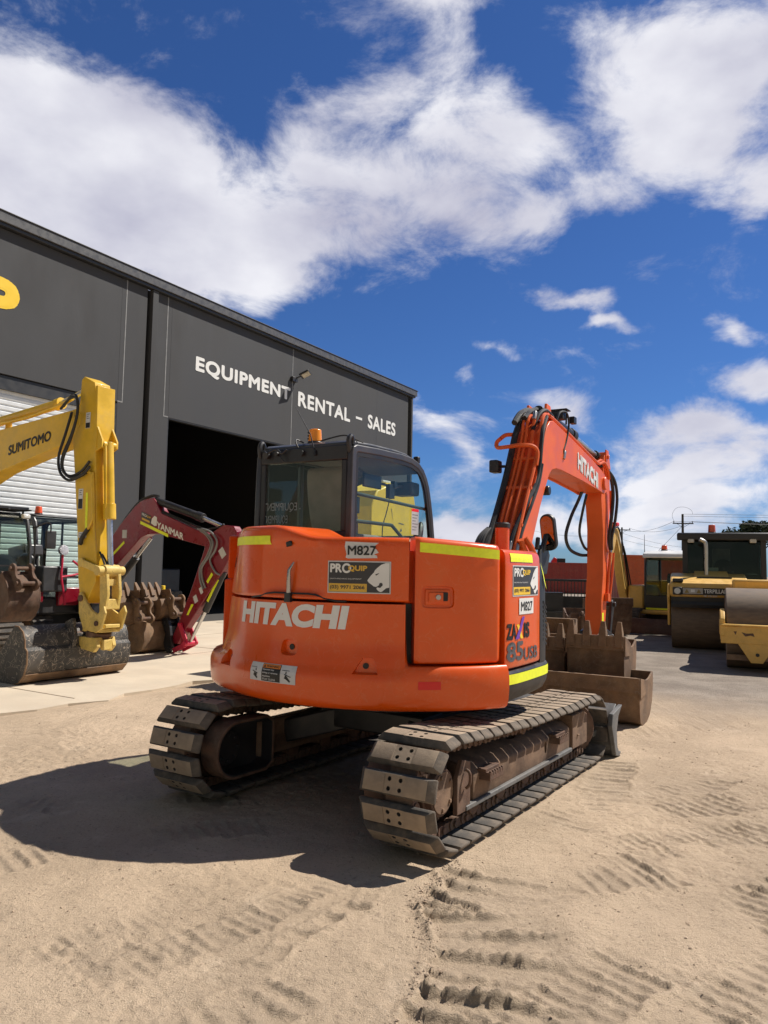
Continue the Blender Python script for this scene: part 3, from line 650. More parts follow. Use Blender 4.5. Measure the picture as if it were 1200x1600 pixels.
def make_track(side):
    cx = .90 * side
    tr = chain_mesh().build('track', RUST, EXC, 0); tr.location = (cx, 0, 0)
    rs = random.Random(3 + side)
    for p, t in walk(46, .5):
        n = Vector((0, t.z, -t.y))                            # outward
        o = PAD if not PAD_USED[0] else PAD.copy()
        if PAD_USED[0]: COL.objects.link(o)
        PAD_USED[0] = True
        o.parent = tr; o.matrix_local = Matrix((Vector((1, 0, 0)), -t if False else n.cross(Vector((1, 0, 0))), n)).transposed().to_4x4()
        o.location = p + Vector((rs.uniform(-.004, .004), 0, 0)) + n * rs.uniform(-.003, .002)
    # wheels
    sp = MB(); sp.cyl((cx - .03, -1.26, .345), (cx + .03, -1.26, .345), .215, n=40)
    for i in range(19):
        a = 2 * pi * i / 19; sp.box((cx, -1.26 + .225 * cos(a), .345 + .225 * sin(a)), (.05, .05, .035), Matrix.Rotation(a, 3, 'X'))
    sp.cyl((cx + side * .03, -1.26, .345), (cx + side * .085, -1.26, .345), .155, n=32)
    s = sp.build('sprocket', RUST, EXC, .004)
    mc = MB(); mc.cyl((cx + side * .07, -1.26, .345), (cx + side * .128, -1.26, .345), .136, .133, n=40); mc.build('motor_cover', RUST, s, .006)
    mc = MB(); x = cx + side * .128; mc.cyl((x, -1.26, .345), (x + side * .006, -1.26, .345), .118, n=36)
    for a in (.6, 1.9, 3.3, 4.6, 5.6): mc.cyl((x, -1.26 + .095 * cos(a), .345 + .095 * sin(a)), (x + side * .016, -1.26 + .095 * cos(a), .345 + .095 * sin(a)), .013, n=6)
    mc.build('cover_plate', FRAMES, s, .003)
    idl = MB(); idl.cyl((cx - .05, 1.28, .30), (cx + .05, 1.2, .30), .205, n=36); idl.cyl((cx - .09, 1.28, .30), (cx + .09, 1.2, .30), .16, n=32); idl.cyl((cx - .13, 1.28, .30), (cx + .13, 1.2, .30), .06, n=20); idl.build('idler', RUST, EXC, .01)
    for y in (-.82, -.42, .0, .42, .82):
        ro = MB(); ro.cyl((cx - .11, y, .185), (cx + .11, y, .185), .06, n=20); ro.cyl((cx - .115, y, .185), (cx - .10, y, .185), .075, n=20); ro.cyl((cx + .10, y, .185), (cx + .115, y, .185), .075, n=20); ro.build('track_roller', RUST, EXC, .006)
    cr = MB(); cr.cyl((cx - .06, .02, .50), (cx + .09, .02, .50), .05, n=18); cr.cyl((cx + .09, .02, .50), (cx + .1, .02, .50), .03, n=12); cr.bar((cx - .1, .02, .42), (cx - .1, .02, .5), .04, .06); cr.build('carrier_roller', RUST, EXC, .006)
    # side frame
    f = MB(); X = lambda a: cx + side * (a - .9)
    f.prism([(X(.70), .215), (X(1.045), .215), (X(1.045), .375), (X(.985), .415), (X(.70), .475)], 'y', -.90, .84)
    fo = f.build('track_frame', FRAMES, EXC, .012)
    hole = MB(); hole.cyl((X(.9), .30, .30), (X(1.2), .30, .30), .036, n=18); hole.box((X(1.05), .30, .30), (.3, .05, .0), None)
    h1 = MB(); h1.prism([(.30 + .022 * cos(a), .315 + .045 * sin(a)) for a in [i * pi / 9 for i in range(18)]], 'x', min(X(.95), X(1.2)), max(X(.95), X(1.2)))
    h2 = MB(); h2.prism([(X(.90) + .03 * cos(a), -.03 + .085 * sin(a)) for a in [i * pi / 9 for i in range(18)]], 'z', .36, .6)
    cut(fo, [h1, h2])
    d = MB(); d.box((X(.85), 0, .30), (.3, 1.6, .1)); d.build('frame_cavity', BLACKM, fo)
    fl = MB(); fl.box((X(1.05), -.10, .205), (.035, 1.86, .03)); fl.build('frame_flange', BLADEM, fo, .006)
    pl = MB(); pl.prism([(-1.14, .19), (-.97, .19), (-.97, .47), (-1.08, .50), (-1.14, .40)], 'x', min(X(1.03), X(1.06)), max(X(1.03), X(1.06))); pl.tube(spline([(X(1.07), -1.05, .44), (X(1.095), -1.05, .42), (X(1.095), -1.05, .36), (X(1.07), -1.05, .33)], 5), .010, 8); pl.build('rear_bracket', RUST, fo, .006)
    yk = MB(); yk.prism([(.84, .20), (1.20, .20), (1.20, .42), (1.12, .47), (.84, .47)], 'x', min(X(.74), X(1.065)), max(X(.74), X(1.065))); yk.box((X(1.07), .96, .3), (.02, .03, .012), None); yk.build('idler_yoke', FRAMES, fo, .014)
    for y in (-.72, .50):
        st = MB(); st.box((X(1.075), y, .352), (.09, .20, .05)); st.box((X(1.06), y, .385), (.06, .20, .02))
        for i in range(6): st.box((X(1.115), y - .085 + i * .034, .372), (.014, .018, .03))
        st.build('step', RUST, fo, .004)
    if side > 0: pass
    g = MB(); xi = X(.66)                                     # guard round the travel motor, inboard
    D = [(-1.24 + .20 * cos(a), .345 + .20 * sin(a)) for a in [pi / 2 + i * pi / 16 for i in range(17)]] + [(-.94, .145), (-.86, .19), (-.86, .50), (-.94, .545)]
    ring(g, D, inset(D, .022), X(.76), X(.60)); gg = g.build('motor_guard', RUST, EXC, .006); g = MB(); ring(g, inset(D, .0225), inset(D, .03), X(.758), X(.605)); g.prism(inset(D, .031), 'x', X(.745), X(.76)); g.build('guard_shade', BLACKP, gg)  # black lining added; shade inside the guard put into its colour
    g2 = MB(); g2.cyl((X(.76), -1.24, .345), (X(.70), -1.24, .345), .12, n=28)
    for a in range(8): g2.cyl((X(.70), -1.24 + .09 * cos(a * .785), .345 + .09 * sin(a * .785)), (X(.688), -1.24 + .09 * cos(a * .785), .345 + .09 * sin(a * .785)), .014, n=6)
    g2.build('travel_motor', BLACKM, EXC, .008)
for sd in (1, -1): make_track(sd)
cb = MB(); cb.box((0, 0, .5), (.9, 1.0, .16))
for sx in (-1, 1):
    for sy in (-1, 1): cb.bar((sx * .3, sy * .35, .49), (sx * .75, sy * .52, .36), .26, .17)
cb.cyl((0, 0, .56), (0, 0, .70), .50, n=48); cb.build('car_body', BLACKM, EXC, .012)
ck = MB(); ck.cyl((0, 0, .68), (0, 0, .76), .56, n=48); ck.build('swing_bearing', RUST, EXC, .005)
bl = MB(); bp_ = catmull2([(1.70, .0), (1.60, .10), (1.585, .24), (1.63, .36), (1.74, .43)], 5)
bl.strip(bp_, -1.16, 1.16, .03)
for sx in (-1, 1): bl.prism([(1.72, .0), (1.58, .03), (1.46, .30), (1.50, .40), (1.78, .445), (1.66, .36), (1.61, .24), (1.63, .1)], 'x', sx * 1.16, sx * 1.20)
bl.box((0, 1.74, .012), (2.36, .11, .022), Matrix.Rotation(radians(8), 3, 'X'))
bl.box((0, 1.50, .22), (2.1, .16, .05)); bl.build('dozer_blade', BLADEM, EXC, .006)
ba = MB()
for sx in (-1, 1): ba.bar((sx * .34, .45, .40), (sx * .40, 1.58, .20), .10, .14)
ba.build('blade_arm', BLACKM, EXC, .008)
bcy = MB(); bcy.cyl((0, .5, .5), (0, 1.0, .42), .055); bcy.cyl((0, 1.0, .42), (0, 1.55, .32), .03, mi=1); bcy.build('blade_cylinder', [BLACKM, CHROME], EXC)

# ---- superstructure panels, bent round the tail circle
def lerp(a, b, t): return a + (b - a) * t
def ss(a, b, x):
    t = min(1, max(0, (x - a) / (b - a))); return t * t * (3 - 2 * t)
def cyl_map(R, th0=0, z0=0):
    """u metres along the arc from angle th0 (deg), v metres up from z0"""
    def f(u, v, d):
        a = radians(th0) + u / R; r = R + d; return Vector((r * sin(a), -r * cos(a), z0 + v))
    return f
def shell(mb, th0, th1, prof, nth=48, thick=.2, ztop=None, rmod=None, rin=None, mi=0):
    """prof: list of (fraction 0..1 of height or absolute z, r). ztop(th): top z, profile scaled above its last-but pivot"""
    nz = len(prof); vs = []
    for i in range(nth + 1):
        th = lerp(th0, th1, i / nth); a = radians(th); zt = ztop(th) if ztop else prof[-1][0]
        zb = prof[0][0]; z1 = prof[-1][0]
        for (z, r) in prof:
            zz = zb + (z - zb) * (zt - zb) / (z1 - zb) if ztop else z
            rr = r + (rmod(th, zz) if rmod else 0)
            vs.append((rr * sin(a), -rr * cos(a), zz))
    m = nz
    fs = [(i * m + j, (i + 1) * m + j, (i + 1) * m + j + 1, i * m + j + 1) for i in range(nth) for j in range(nz - 1)]
    o = len(vs); k = nth + 1
    for i in range(nth + 1):
        th = lerp(th0, th1, i / nth); a = radians(th); ri = rin if rin else prof[0][1] - thick
        zt = ztop(th) if ztop else prof[-1][0]
        vs += [(ri * sin(a), -ri * cos(a), prof[0][0]), (ri * sin(a), -ri * cos(a), zt)]
    for i in range(nth):
        fs += [(o + 2 * i, o + 2 * i + 1, o + 2 * i + 3, o + 2 * i + 2), (i * m, o + 2 * i, o + 2 * i + 2, (i + 1) * m), (i * m + m - 1, (i + 1) * m + m - 1, o + 2 * i + 3, o + 2 * i + 1)]
    fs += [tuple([j for j in range(m)] + [o + 1, o]), tuple([nth * m + j for j in range(m)] + [o + 2 * nth + 1, o + 2 * nth])]
    mb.add(vs, fs, mi)

def band_r(z):
    P = [(.735, 1.335), (.75, 1.358), (.78, 1.372), (.85, 1.380), (.92, 1.382), (.97, 1.374), (1.0, 1.362), (1.012, 1.35)]
    for (a, b), (c, d) in zip(P[:-1], P[1:]):
        if z <= c: return lerp(b, d, max(0, (z - a) / (c - a)))
    return P[-1][1]
def panel_r(z): return lerp(1.362, 1.315, ss(.93, 1.16, z))
def left_bulge(th, z): return .055 * ss(-26, -48, th) * (1 - ss(.972, 1.004, z))
def left_taper(th, z): return -.055 * ss(-24, -44, th) * ss(1.0, 1.9, z)
# counterweight: lower band all round + taller middle block, one casting
def build_counterweight():
    mb = MB(); nth = 132; th0, th1 = -74, 62.6; cols = []
    zb = [.735, .742, .752, .768, .79, .82, .86, .90, .93, .955, .975, .99, 1.002, 1.01]
    zu = [1.02, 1.04, 1.07, 1.10, 1.14, 1.18, 1.23, 1.28, 1.33, 1.37, 1.388, 1.396]
    nz = len(zb) + len(zu); vs = []
    for i in range(nth + 1):
        th = lerp(th0, th1, i / nth); a = radians(th)
        up_ = ss(33.7, 32.6, th) if th > 0 else ss(-58.6, -57, th)
        for z in zb + zu:
            if z <= 1.01:
                rb = band_r(z) + left_bulge(th, z); rp = panel_r(z) + left_bulge(th, z) + left_taper(th, z)
                t = up_ * ss(.93, 1.01, z); r = lerp(rb, max(rp, 0), t); zz = z
            else:
                r_full = panel_r(z) + left_bulge(th, z) + left_taper(th, z)
                # where the block is absent the upper rows fold flat onto the ledge
                k = (z - 1.01) / (1.396 - 1.01)
                r_flat = lerp(1.345 + left_bulge(th, 1.0), 1.16, k)
                r = lerp(r_flat, r_full, up_); zz = lerp(1.012, z, up_)
            vs.append((r * sin(a), -r * cos(a), zz))
    m = nz; fs = [(i * m + j, (i + 1) * m + j, (i + 1) * m + j + 1, i * m + j + 1) for i in range(nth) for j in range(nz - 1)]
    o = len(vs)
    for i in range(nth + 1):
        th = lerp(th0, th1, i / nth); a = radians(th); zt = vs[i * m + m - 1][2]
        vs += [(1.05 * sin(a), -1.05 * cos(a), .735), (1.05 * sin(a), -1.05 * cos(a), zt)]
    for i in range(nth):
        fs += [(o + 2 * i, o + 2 * i + 1, o + 2 * i + 3, o + 2 * i + 2), (i * m, o + 2 * i, o + 2 * i + 2, (i + 1) * m), (i * m + m - 1, (i + 1) * m + m - 1, o + 2 * i + 3, o + 2 * i + 1)]
    fs += [tuple(list(range(m)) + [o + 1, o]), tuple([nth * m + j for j in range(m)] + [o + 2 * nth + 1, o + 2 * nth])]
    mb.add(vs, fs); c = up(mb.build('counterweight', ORANGE, EXC, 0, ang=40))
    def pocket(th, z, w, h, R, kind):
        a = radians(th); ca = Vector((sin(a), -cos(a), 0)); tx = Vector((cos(a), sin(a), 0)); k = MB()
        if kind == 'round': pts = [(w * (abs(cos(q)) ** .6) * (1 if cos(q) > 0 else -1), h * (abs(sin(q)) ** .6) * (1 if sin(q) > 0 else -1)) for q in [i * pi / 16 for i in range(32)]]
        else: pts = kind
        n = len(pts); f0 = [ca * (R - .045) + tx * p[0] * .82 + Vector((0, 0, z + p[1] * .82)) for p in pts]; f1 = [ca * (R + .06) + tx * p[0] * 1.15 + Vector((0, 0, z + p[1] * 1.15)) for p in pts]
        k.add(f0 + f1, [tuple(range(n)), tuple(range(2 * n - 1, n - 1, -1))] + [(i, i + n, (i + 1) % n + n, (i + 1) % n) for i in range(n)]); return k
    tri = [(-.085, -.05), (.085, -.05), (.075, .02), (.05, .06), (-.02, .06), (-.06, .0)]
    tri2 = [(-.085, -.055), (.085, -.055), (.06, .04), (.02, .06), (-.05, .06), (-.075, .02)]
    P = [(-1.6, 1.097, .075, .055, 1.337, 'round'), (22.0, 1.008, 0, 0, 1.365, tri), (-30.5, .972, 0, 0, 1.375, tri2)]
    cut(c, [pocket(*p) for p in P])
    for th, z, w, h, R, k in P:
        a = radians(th); ca = Vector((sin(a), -cos(a), 0)); b = MB(); b.cyl(ca * (R - .044) + Vector((0, 0, z)), ca * (R - .038) + Vector((0, 0, z)), .019, n=18); b.build('bolt_hole', BLACKI, c)
    return c
CW = build_counterweight()
d = Decal(cyl_map(1.337)); d.m = cyl_map(1.318, 0, 0)
def cw_text():
    # HITACHI: arc from -23.4 to 17 degrees, z 1.226..1.378
    fm = lambda u, v, dd: (lambda z: (lambda a, r: Vector((r * sin(a), -r * cos(a), z)))(u, panel_r(z) + left_taper(math.degrees(u), z) + dd))(v)
    D = Decal(fm); s = 'HITACHI'; x0, x1 = radians(-24.3), radians(17.0)
    v, f, _ = text_mesh('HITACHI', .058, 0, 1.02)
    # split long triangles so the print follows the curve
    D.mb.add([fm(lerp(x0, x1, a) - .02 * (1 - b), lerp(1.229, 1.382, b), .0035) for a, b in v], f, 0)
    D.build('lettering', WHITE, CW)
    R = 1.38; D = Decal(lambda u, v, dd: (lambda r: Vector((r * sin(u), -r * cos(u), v)))(lerp(band_r(v), panel_r(v), ss(.93, 1.01, v)) + dd))
    t = radians
    D.rect(t(-14.6), .866, t(2.6), .983, .003, 0, 12, 6); D.rect(t(-9.6), .870, t(-2.6), .980, .0042, 1, 8, 6); D.rect(t(-9.4), .955, t(-2.8), .978, .0052, 2, 8, 3)
    D.text('WARNING', t(-8.0), .960, t(-3.2), .973, .006, 1, .03); D.poly([(t(-9.2), .959), (t(-8.2), .959), (t(-8.7), .975)], .006, 1)
    for i, s in enumerate(('Operator may', 'swing or reverse', 'machine', 'STAY CLEAR')): D.text(s, t(-9.2), .938 - i * .0205, t(-9.2 + (4.4, 5.8, 3.0, 5.0)[i]), .950 - i * .0205, .0055, 0, .04)
    for c0, sg in ((-12.4, 1), (-.2, -1)):   # little figures beside the machine outline
        D.rect(t(c0 - 1.9), .95, t(c0 + .6), .953, .0045, 1, 3); D.rect(t(c0 + .5), .89, t(c0 + .62), .953, .0045, 1, 1)
        D.poly([(t(c0 + .2 * sg), .945), (t(c0 + .5 * sg), .945), (t(c0 + .9 * sg), .90), (t(c0 + .2 * sg), .90)], .005, 1); D.poly([(t(c0 - .6), .90), (t(c0 - .2), .92), (t(c0 + 1.2), .885), (t(c0 + .9), .878)], .005, 1); D.poly([(t(c0 - .9), .93), (t(c0 + 1.3), .915), (t(c0 + 1.3), .91), (t(c0 - .9), .924)], .0052, 1)
    D.build('warning_sticker', [WHITE_W, BLACKI, ORANGEI], CW)
    D = Decal(lambda u, v, dd: (lambda r: Vector((r * sin(u), -r * cos(u), v)))(band_r(v) + dd)); D.rect(t(36.0), .875, t(42.0), .925, .003, 0, 8, 4); D.build('reflector', REDTAPE, CW)
cw_text()

# ---- rear engine cover
def hood_top(th): return lerp(1.905, 1.823, ss(-11, 8, th)) - .012 * ss(-30, -50, th)
def hood_r(th, z):
    r = left_taper(th, z)
    rec = ss(-15, -9.5, th) * ss(11, 5, th) * ss(1.42, 1.47, z) * ss(1.80, 1.755, z); r -= .022 * rec
    r -= .010 * ss(5, 8, th) * ss(33, 31, th) * ss(1.77, 1.755, z) * 0
    return r
def build_hood():
    mb = MB(); prof = [(1.412, 1.300), (1.416, 1.312), (1.424, 1.317)] + [(1.43 + i * .0195, 1.318 - .004 * i / 18) for i in range(18)] + [(1.79, 1.312), (1.806, 1.305), (1.817, 1.293), (1.823, 1.276)]
    shell(mb, -57, 33.4, prof, 120, ztop=hood_top, rmod=hood_r, rin=.80)
    h = up(mb.build('engine_cover', ORANGE, EXC, 0, ang=40))
    fm = lambda off=0: (lambda u, v, dd: (lambda r: Vector((r * sin(u), -r * cos(u), v)))(1.3165 + hood_r(math.degrees(u), v) + dd))
    t = radians
    D = Decal(fm()); D.rect(t(-44), 1.772, t(-10.8), 1.832, .003, 0, 20, 4); D.build('reflective_strip', HIVIS, h)
    D = Decal(fm())
    # torn number label
    D.poly([(t(15.5), 1.690), (t(16.2), 1.683), (t(24.6), 1.688), (t(24.4), 1.703), (t(23.6), 1.711), (t(24.9), 1.722), (t(24.2), 1.745), (t(23.2), 1.755), (t(24.9), 1.785), (t(15.4), 1.792), (t(15.2), 1.76), (t(15.8), 1.71)], .003, 0)
    D.text('M827', t(16.1), 1.705, t(24.2), 1.766, .0045, 1, .03); D.build('number_label', [WHITE_W, BLACKI], h)
    sticker(h, fm(), t(10.3), t(28.4), 1.461, 1.667)
    D = Decal(fm()); 
    for i in range(7): D.rect(t(-43.5 + i * .35), 1.60, t(-43.4 + i * .35), 1.70, .003, 0, 1)
    D.text('CAUTION', t(-44), 1.61, t(-40.8), 1.69, .0032, 0, .04); D.build('faded_label', BLACKI, h)
    # latch
    a = radians(-2.6); ca = Vector((sin(a), -cos(a), 0)); tx = Vector((cos(a), sin(a), 0)); m = MB()
    m.box(ca * 1.312 + Vector((0, 0, 1.42)), (.05, .05, .06), Matrix((tx, -ca, Vector((0, 0, 1)))).transposed(), 1)
    m.tube([ca * 1.318 + Vector((0, 0, 1.43)), ca * 1.328 + tx * .004 + Vector((0, 0, 1.53)), ca * 1.332 + tx * .008 + Vector((0, 0, 1.60)), ca * 1.308 + tx * .028 + Vector((0, 0, 1.655))], [.016, .015, .012, .005], 10); m.build('latch', [STEEL, BLACKM], h, .002)
    m = MB(); pts = []
    for th in (-19.5, -15, -11.8, -8.5, -5, 0, 4, 6.5, 9.5, 13, 16): 
        z = 1.408 + .040 * ss(-19, -9, th) * ss(12.5, 5, th); aa = radians(th); pts.append(Vector((1.313 * sin(aa), -1.313 * cos(aa), z)))
    m.tube(pts, .0065, 6); m.build('seal', BLACKP, h)
    m = MB(); a = radians(-3.2); ca = Vector((sin(a), -cos(a), 0)); m.box(ca * 1.314 + Vector((0, 0, 1.775)), (.05, .012, .035), Matrix((Vector((cos(a), sin(a), 0)), -ca, Vector((0, 0, 1)))).transposed() @ Matrix.Rotation(radians(-14), 3, 'Y')); m.build('camera_hole', BLACKI, h, .006)
def sticker(parent, fm, u0, u1, v0, v1, simple=False):
    """dark dealer plate: wordmark, tagline, telephone strip and a white big-cat head"""
    D = Decal(fm); U = lambda a: lerp(u0, u1, a); V = lambda b: lerp(v0, v1, b)
    D.rect(u0, v0, u1, v1, .0025, 3, 12, 2); D.rect(U(.018), V(.035), U(.982), V(.965), .0035, 0, 12, 2)
    D.text('PR', U(.04), V(.635), U(.235), V(.915), .0045, 1, .06); D.text('O', U(.235), V(.62), U(.385), V(.93), .0045, 1, .05); D.text('QUIP', U(.335), V(.665), U(.635), V(.865), .0055, 2, .05)
    D.text('EARTHMOVING EQUIPMENT', U(.04), V(.42), U(.55), V(.465), .0045, 4, .01)
    D.rect(U(.022), V(.045), U(.635), V(.30), .0045, 2, 8); D.text('(03) 9971 2066', U(.045), V(.10), U(.60), V(.245), .0056, 0, .025)
    cat = [(.978, .955), (.92, .955), (.85, .90), (.79, .80), (.755, .73), (.74, .66), (.69, .55), (.65, .44), (.64, .40), (.665, .34), (.74, .23), (.775, .215), (.80, .24), (.815, .265), (.84, .265), (.855, .24), (.852, .205), (.835, .185), (.80, .20), (.785, .185), (.785, .15), (.81, .09), (.845, .06), (.87, .075), (.90, .13), (.93, .18), (.978, .20)]
    D.poly([(U(a), V(b)) for a, b in cat], .0045, 1)
    D.poly([(U(.76), V(.60)), (U(.79), V(.62)), (U(.825), V(.645)), (U(.79), V(.58)), (U(.772), V(.565))], .0056, 0); D.poly([(U(.85 + .028 * cos(i * .5)), V(.285 + .06 * sin(i * .5))) for i in range(13)], .0056, 0)
    return D.build('dealer_sticker', [SLATE, WHITE, AMBER if not simple else AMBERB, WHITE_W, WHITE_W], parent)
build_hood()

# ---- side door
def door_top(th): return lerp(1.832, 1.792, (th - 35) / 27)
def build_door():
    mb = MB(); prof = [(1.022, 1.29), (1.026, 1.305), (1.036, 1.315), (1.055, 1.319), (1.2, 1.321), (1.4, 1.321), (1.6, 1.321), (1.75, 1.319), (1.79, 1.316), (1.812, 1.308), (1.825, 1.296), (1.832, 1.28)]
    def rm(th, z): return -.014 * (1 - ss(35.2, 36.4, th)) - .014 * (1 - ss(61.4, 60.2, th)) + .006 * ss(40, 52, th)
    shell(mb, 35.2, 61.4, prof, 60, ztop=door_top, rmod=rm, rin=1.0)
    o = up(mb.build('side_door', ORANGE, EXC, 0, ang=40))
    th = 41.6; a = radians(th); R = 1.321; ca = Vector((sin(a), -cos(a), 0)); tx = Vector((cos(a), sin(a), 0)); zc = 1.447
    def pk(w, h, dep):
        k = MB(); pts = [(w * (abs(cos(q)) ** .35) * (1 if cos(q) > 0 else -1), h * (abs(sin(q)) ** .35) * (1 if sin(q) > 0 else -1)) for q in [i * pi / 16 + .01 for i in range(32)]]; n = 32
        f0 = [ca * (R - dep) + tx * p[0] * .92 + Vector((0, 0, zc + p[1] * .92)) for p in pts]; f1 = [ca * (R + .05) + tx * p[0] * 1.1 + Vector((0, 0, zc + p[1] * 1.1)) for p in pts]
        k.add(f0 + f1, [tuple(range(n)), tuple(range(2 * n - 1, n - 1, -1))] + [(i, i + n, (i + 1) % n + n, (i + 1) % n) for i in range(n)]); return k
    cut(o, [pk(.112, .073, .016)])
    Rm = Matrix((tx, -ca, Vector((0, 0, 1)))).transposed(); m = MB()
    m.box(ca * (R - .008) + Vector((0, 0, zc)), (.165, .012, .098), Rm); h = m.build('handle', ORANGE, o, .006)
    m = MB(); m.box(ca * (R - .002) + tx * .022 + Vector((0, 0, zc + .004)), (.085, .02, .056), Rm, 1); m.box(ca * (R + .003) - tx * .015 + Vector((0, 0, zc)), (.095, .02, .062), Rm); m.build('paddle', [ORANGE, BLACKI], h, .004)
    m = MB(); m.cyl(ca * (R + .01) + tx * -.002 + Vector((0, 0, zc)), ca * (R + .02) + tx * -.002 + Vector((0, 0, zc)), .017, n=20); m.build('lock', STEEL, h, .002)
    t = radians; D = Decal(lambda u, v, dd: (lambda r, z: Vector((r * sin(u), -r * cos(u), z)))(1.321 + .006 * ss(40, 52, math.degrees(u)) + dd, v + door_top(math.degrees(u))))
    D.rect(t(36.3), -.098, t(60.6), -.036, .003, 0, 20, 3); D.build('reflective_strip', HIVIS, o)
build_door()

# ---- right hand panel, black corner and skirt
def plan_loft(mb, plan, zs, ins, mi=0):
    """open plan curve swept up with inward offsets, closed to a solid by an inner copy"""
    n = len(plan); nrm = []
    for i in range(n):
        t = (Vector(plan[min(i + 1, n - 1)]) - Vector(plan[max(i - 1, 0)])).normalized(); nrm.append(Vector((t.y, -t.x)))
    m = len(zs); vs = []
    for i in range(n):
        for z, q in zip(zs, ins): p = Vector(plan[i]) - nrm[i] * q; vs.append((p.x, p.y, z))
    fs = [(i * m + j, (i + 1) * m + j, (i + 1) * m + j + 1, i * m + j + 1) for i in range(n - 1) for j in range(m - 1)]; o = len(vs)
    for i in range(n):
        p = Vector(plan[i]) - nrm[i] * .14; vs += [(p.x, p.y, zs[0]), (p.x, p.y, zs[-1])]
    for i in range(n - 1): fs += [(o + 2 * i, o + 2 * i + 1, o + 2 * i + 3, o + 2 * i + 2), (i * m, o + 2 * i, o + 2 * i + 2, (i + 1) * m), (i * m + m - 1, (i + 1) * m + m - 1, o + 2 * i + 3, o + 2 * i + 1)]
    fs += [tuple(list(range(m)) + [o + 1, o]), tuple([(n - 1) * m + j for j in range(m)] + [o + 2 * n - 1, o + 2 * n - 2])]
    mb.add(vs, fs, mi)
def build_right():
    pl = [(1.178, -.598), (1.184, -.58), (1.192, -.53), (1.2, -.40), (1.204, -.25), (1.204, -.1), (1.20, .02), (1.194, .05)]
    mb = MB(); plan_loft(mb, pl, [.972, .978, .99, 1.1, 1.4, 1.65, 1.72, 1.745, 1.760, 1.768], [.02, .006, 0, 0, 0, 0, .004, .012, .026, .05]); o = up(mb.build('right_panel', ORANGE, EXC, .004))
    fm = lambda u, v, d: Vector((float(np.interp(u, [q[1] for q in pl], [q[0] for q in pl])) - float(np.interp(v, [1.65, 1.72, 1.745, 1.76, 1.768], [0, .004, .012, .026, .05])) + d, u, v))
    D = Decal(fm); D.rect(-.535, 1.685, -.135, 1.742, .004, 0, 8, 4); D.build('reflective_strip', HIVIS, o)
    sticker(o, fm, -.505, -.015, 1.452, 1.662, True)
    D = Decal(fm); D.rect(-.40, 1.328, -.125, 1.438, .004, 0, 4); D.text('M827', -.37, 1.35, -.15, 1.415, .0055, 1, .02); D.build('number_label', [WHITE, BLACKI], o)
    D = Decal(fm); z0, z1 = 1.165, 1.272
    D.text('ZA', -.585, z0, -.44, z1, .003, 0, .07); D.text('IS', -.31, z0, -.20, z1, .003, 0, .07)
    D.poly([(-.44, z1 - .01), (-.40, z1 - .01), (-.325, z0), (-.37, z0)], .004, 2); D.poly([(-.445, z0), (-.40, z0), (-.30, z1 + .04), (-.345, z1 + .04)], .005, 1); D.poly([(-.46, z0), (-.43, z0), (-.385, z0 + .045), (-.41, z0 + .06)], .0055, 1); D.build('model_lettering', [BLACKI, PURPLE, YELLOWI], o)
    D = Decal(fm); D.text('85', -.585, 1.02, -.315, 1.15, .003, 0, .05); D.text('USB', -.305, 1.012, -.03, 1.10, .004, 0, .025); D.build('model_number', GREYI, o)
    pc = [(1.195, .062), (1.196, .12), (1.188, .19), (1.165, .27), (1.12, .34), (1.05, .39), (.92, .42), (.78, .43)]
    mb = MB(); plan_loft(mb, catmull2(pc, 4), [.955, .97, 1.2, 1.5, 1.62, 1.69, 1.73, 1.75, 1.757], [.004, 0, 0, .004, .018, .045, .085, .12, .139]); o2 = up(mb.build('corner_cover', BLACKP, EXC, .004))
    g = MB()
    for i in range(9): g.bar((1.192, .13, 1.40 - i * .034), (1.170, .27, 1.35 - i * .034), .012, .014)
    g.build('grille', BLACKM, o2)
    D = Decal(lambda u, v, dd: (Vector((1.198 - .45 * max(0, u - .10) ** 2 + dd - .04 * ss(1.5, 1.68, v), u, v)))); D.poly([(.155, 1.53), (.19, 1.49), (.20, 1.62), (.16, 1.69)], .006, 0); D.build('reflective_strip', HIVIS, o2)
    ps = [(1.165, -.625), (1.185, -.58), (1.205, -.45), (1.213, -.25), (1.213, 0), (1.207, .15), (1.185, .26), (1.14, .34), (1.06, .40), (.92, .44), (.78, .45)]
    mb = MB(); plan_loft(mb, catmull2(ps, 4), [.735, .745, .77, .82, .86, .94, .955, .962], [.11, .075, .035, .008, 0, 0, .01, .03]); o3 = up(mb.build('lower_skirt', BLACKP, EXC, .004))
    q = catmull2(ps[1:9], 5); D = Decal(lambda u, v, dd: None); vs = []
    for i, p in enumerate(q):
        tt = (Vector(q[min(i + 1, len(q) - 1)]) - Vector(q[max(i - 1, 0)])).normalized(); nn = Vector((tt.y, -tt.x)) * .004; vs += [(p[0] + nn.x, p[1] + nn.y, .872), (p[0] + nn.x, p[1] + nn.y, .938)]
    D.mb.add(vs, [(2 * i, 2 * i + 2, 2 * i + 3, 2 * i + 1) for i in range(len(q) - 1)], 0); D.build('reflective_strip', HIVIS, o3)
build_right()
